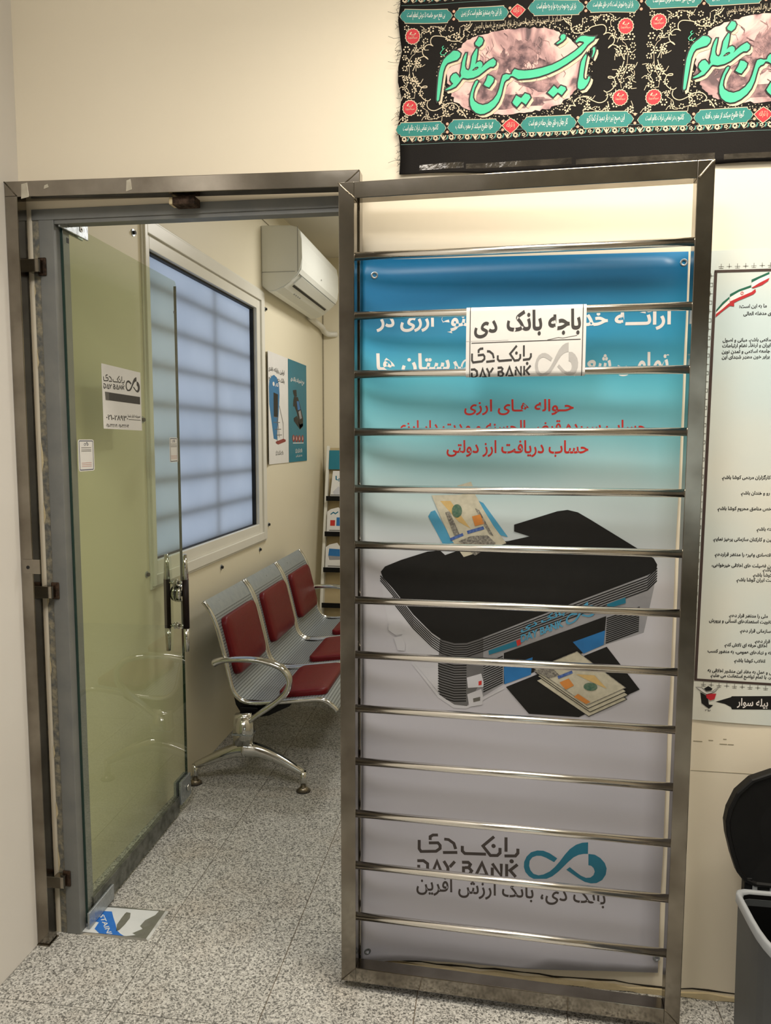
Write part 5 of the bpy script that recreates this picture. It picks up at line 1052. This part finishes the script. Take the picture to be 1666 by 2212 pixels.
s2.add('wordmark', fit(WM, (4.76, 1.372), (4.875, 1.402)), WINK, 1); s2.add('loop_emblem', fit(LOGO, (4.88, 1.374), (4.93, 1.402)), WINK, 1)
s2.add('lettering', fit(text2d('بانک ارزش آفرین', .02), (4.77, 1.345), (4.93, 1.362)), WINK, 1)
s2.add('rule', stroke([(4.70, 1.437), (4.97, 1.437)], .005), WINK, 1)

# ------------------------------------------------------------------ office: brochure stand in the far corner
st = empty('brochure_stand', 'white tiered brochure stand in the far office corner', 'stand', (0, 0, 0))
def lean(z): return 5.40-.30*(1.41-z)/1.41
for x0_ in (-1.225, -.745):
    pts = [(lean(0)-.02, 0), (lean(0)+.05, 0), (lean(1.41)+.03, 1.405), (lean(1.41), 1.415)]
    prism('side_panel', pts, lambda a, b, d: (d, a, b), x0_, x0_+.022, WPVC, st, .002)
prism('back_panel', [(lean(0)+.045, .0), (lean(0)+.055, .0), (lean(1.41)+.03, 1.40), (lean(1.41)+.02, 1.40)], lambda a, b, d: (d, a, b), -1.203, -.745, M('tan board', (190, 172, 132), .6, noise=(12, .4, (176, 158, 120))), st)
hd = prism('header_board', [(lean(1.25)-.006, 1.245), (lean(1.25)+.004, 1.245), (lean(1.385)+.004, 1.382), (lean(1.385)-.006, 1.382)], lambda a, b, d: (d, a, b), -1.203, -.745, TEALP, st)
shf = Sheet(hd, lambda a, b, h: (a, lean(b)-.007-h, b))
shf.add('wordmark', fit(WM, (-1.115, 1.275), (-.92, 1.355)), WINK, 1); shf.add('loop_emblem', fit(LOGO, (-.91, 1.285), (-.80, 1.345)), WINK, 1)
for k, z in enumerate((1.035, .785, .535, .29)):
    prism('shelf', [(lean(z)-.05, z-.012), (lean(z)+.04, z-.012), (lean(z)+.04, z), (lean(z)-.042, z), (lean(z)-.042, z+.022), (lean(z)-.05, z+.022)], lambda a, b, d: (d, a, b), -1.203, -.745, BLACKP, st)
labs = ['pale brochure with house print on the top shelf of the stand', 'brochure with bar chart print on the middle shelf of the stand', 'brochure with blue book print on the lower shelf of the stand']
for k, z in enumerate((1.035, .785, .535)):
    br = empty('brochure', labs[k], 'brochure', (0, 0, 0), 'brochures on the stand')
    bf = lambda a, b, h, z=z: (a, lean(z)-.028-h+(b-z)*.22, b)
    sb = Sheet(br, bf); hgt = .20
    scal = [(-1.195, z+.001), (-1.0, z+.001), (-1.0, z+hgt*.85)]+[(-1.02-.035*j+.012*math.cos(j*2.2), z+hgt*(.9+.07*math.sin(j*2.4))) for j in range(5)]+[(-1.195, z+hgt*.8)]
    sb.base('sheet', scal if k else [(-1.18, z+.001), (-1.0, z+.001), (-1.0, z+hgt), (-1.165, z+hgt)], PAPER, .002)
    if k == 0: sb.add('lettering', fit(text2d('دیبا', .03), (-1.145, z+.125), (-1.06, z+.165)), TEALINK, 1); sb.add('print_shape', fill2d([[(-1.16, z+.05), (-1.12, z+.09), (-1.08, z+.06), (-1.06, z+.03), (-1.15, z+.03)]]), LGRY, 1)
    elif k == 1:
        for j, (mt, hh) in enumerate(((REDINK, .04), (BLUINK, .06), (SKYINK, .075))): sb.add('print_shape', poly2d([(-1.17+.045*j, z+.06), (-1.135+.045*j, z+.06), (-1.135+.045*j, z+.06+hh), (-1.17+.045*j, z+.06+hh)]), mt, 1)
        sb.add('print_shape', stroke([(-1.17, z+.14), (-1.15, z+.155), (-1.135, z+.145), (-1.115, z+.16)], .008), TEALINK, 1)
    else:
        sb.add('print_shape', poly2d([(-1.175, z+.10), (-1.05, z+.095), (-1.05, z+.145), (-1.17, z+.15)]), BLUINK, 1); sb.add('print_shape', poly2d([(-1.175, z+.10), (-1.05, z+.095), (-1.055, z+.075), (-1.165, z+.07)]), GRYINK, 1)
    sb.add('rule', stroke([(-1.175, z+.028), (-1.06, z+.028)], .006), INKM, 1)

# ------------------------------------------------------------------ office: three-seat beam bench
bc = empty('waiting_bench', 'three seat chrome waiting bench with dark red pads by the window', 'bench', (0, 0, 0))
prof = smooth_path([(-1.203, .782, 0), (-1.178, .750, 0), (-1.152, .698, 0), (-1.132, .63, 0), (-1.113, .55, 0), (-1.099, .488, 0), (-1.083, .418, 0), (-1.064, .384, 0), (-1.035, .364, 0), (-.990, .357, 0), (-.90, .365, 0), (-.80, .378, 0), (-.722, .388, 0), (-.685, .384, 0), (-.652, .364, 0), (-.632, .343, 0)], 4)
PR = [(p.x, p.y) for p in prof]
acc = [0]
for a, b in zip(PR, PR[1:]): acc.append(acc[-1]+math.hypot(b[0]-a[0], b[1]-a[1]))
def at(s):
    s = min(max(s, 0), acc[-1]-1e-6)
    for i in range(len(acc)-1):
        if acc[i+1] > s:
            t = (s-acc[i])/(acc[i+1]-acc[i]); a, b = PR[i], PR[i+1]; p = (a[0]+(b[0]-a[0])*t, a[1]+(b[1]-a[1])*t); d = math.hypot(b[0]-a[0], b[1]-a[1]); return p, ((b[1]-a[1])/d*-1, (b[0]-a[0])/d)
    return PR[-1], (0, 1)
def s_of(cond):
    for i, p in enumerate(PR):
        if cond(p): return acc[i]
    return acc[-1]
def pad(name, s0, s1, y0, y1, h, r, mat, parent):
    cs_, cy = (s0+s1)/2, (y0+y1)/2; base = rrect(s0, y0, s1, y1, r, 5); bm = bmesh.new(); rings = []
    for sc, hh in ((1, .001), (1, h*.55), (.985, h*.85), (.94, h*.98), (.6, h*1.06), (.25, h*1.08)):
        ring = []
        for s, y in base:
            ss = cs_+(s-cs_)*(1-(1-sc)*.9); yy = cy+(y-cy)*(1-(1-sc)*.9); p, n = at(ss); ring.append(bm.verts.new((p[0]+n[0]*hh, yy, p[1]+n[1]*hh)))
        rings.append(ring)
    k = len(base)
    for A, B in zip(rings, rings[1:]):
        for i in range(k): bm.faces.new((A[i], A[(i+1) % k], B[(i+1) % k], B[i]))
    bm.faces.new(rings[-1]); return frombm(name, bm, mat, parent, True)
SW, Y0 = .523, 2.955
sb0, sb1 = s_of(lambda p: p[1] < .712), s_of(lambda p: p[1] < .468)
ss0, ss1 = s_of(lambda p: p[0] > -.915), s_of(lambda p: p[0] > -.700)
for k in range(3):
    y0, y1 = Y0+k*SW, Y0+(k+1)*SW-.028
    bm = bmesh.new(); uvl = bm.loops.layers.uv.new('UVMap'); rows = []
    for i, (x, z) in enumerate(PR):
        p, n = at(acc[i]); rows.append([bm.verts.new((x-n[0]*o, y, z-n[1]*o)) for o in (0, .0018) for y in (y0, y1)])
    for i in range(len(PR)-1):
        a, b = rows[i], rows[i+1]
        for q in ((0, 1), (3, 2)):
            f = bm.faces.new((a[q[0]], a[q[1]], b[q[1]], b[q[0]]))
            for l, (s_, yy) in zip(f.loops, ((acc[i], 0), (acc[i], y1-y0), (acc[i+1], y1-y0), (acc[i+1], 0))): l[uvl].uv = (s_, yy)
            f.material_index = 0
    sht = frombm('seat_shell', bm, PERF, bc, True, recalc=False)
    sht.data.materials.append(GREYSHEET)
    lim = acc[s_of and 0]
    for pl in sht.data.polygons:
        if pl.center.z > .722: pl.material_index = 1
    for y in (y0, y1): sweep('side_tube', [(x, y, z) for x, z in PR], circ(.0098, 8), CHROME, sht)
    pad('back_pad', sb0, sb1, y0+.052, y1-.045, .026, .035, RED, bc); pad('seat_pad', ss0, ss1, y0+.052, y1-.045, .026, .035, RED, bc)
YE = Y0+3*SW-.028
box('beam', (-1.055, Y0+.01, .285), (-.975, YE-.01, .335), BLACKP, bc, .004)
for k in range(3):
    for y in (Y0+k*SW+.02, Y0+(k+1)*SW-.055):
        prism('seat_bracket', [(-1.085, .385), (-1.075, .34), (-1.05, .30), (-1.0, .285), (-.93, .30), (-.84, .345), (-.82, .372), (-.95, .360), (-1.04, .362)], lambda a, b, d: (a, d, b), y, y+.008, BLACKP, bc)
arm = [(-1.150, .530), (-1.125, .540), (-1.08, .548), (-1.02, .551), (-.96, .549), (-.905, .539), (-.86, .520), (-.833, .490), (-.828, .455), (-.842, .420), (-.875, .385), (-.92, .350), (-.97, .315), (-1.0, .290)]
def end_frame(ye, sgn):
    ap = smooth_path([(x, ye, z) for x, z in arm], 4); n = len(ap)
    sc = [1.35-.35*min(1, i/(n*.12)) if i < n*.12 else (1+.0*(i/n)) for i in range(n)]
    sweep('armrest', ap, [(a*.013, b*.021) for a, b in circ(1, 14)], CHROME, bc, Vector((0, 1, 0)), True, sc)
    lg = prism('leg_hub', [(-1.064, .315), (-.990, .325), (-.985, .235), (-.990, .175), (-1.068, .175), (-1.066, .24)], lambda a, b, d: (a, d, b), ye-.026, ye+.026, CHROME, bc, .012, True)
    prism('leg_collar', [(-1.070, .232), (-.984, .232), (-.984, .238), (-1.070, .238)], lambda a, b, d: (a, d, b), ye-.028, ye+.028, ZINC, lg)
    fp = smooth_path([(-1.03, ye, .165), (-.97, ye, .165), (-.90, ye, .142), (-.83, ye, .108), (-.775, ye, .078)], 4); n = len(fp)
    sweep('leg', fp, [(a*.026, b*.024) for a, b in circ(1, 12)], CHROME, bc, Vector((0, 1, 0)), True, [1.35-.85*i/(n-1) for i in range(n)])
    fp = smooth_path([(-1.02, ye, .165), (-1.07, ye, .155), (-1.14, ye, .128), (-1.20, ye, .100), (-1.242, ye, .082)], 4)
    sweep('leg', fp, [(a*.026, b*.024) for a, b in circ(1, 12)], CHROME, bc, Vector((0, 1, 0)), True, [1.35-.85*i/(n-1) for i in range(n)])
    for x in (-.773, -1.246):
        cyl('foot_stem', (x, ye, .018), (x, ye, .085), .0125, CHROME, bc, 12); f = cyl('foot_pad', (x, ye, .004), (x, ye, .020), .030, M('brushed foot', (150, 142, 128), .3, 1, noise=(60, .5, (120, 112, 100))), bc, 20, .010)
        cyl('foot_rubber', (x, ye, 0), (x, ye, .004), .030, BLACKR, f, 18)
end_frame(Y0-.022, -1); end_frame(YE+.022, 1)
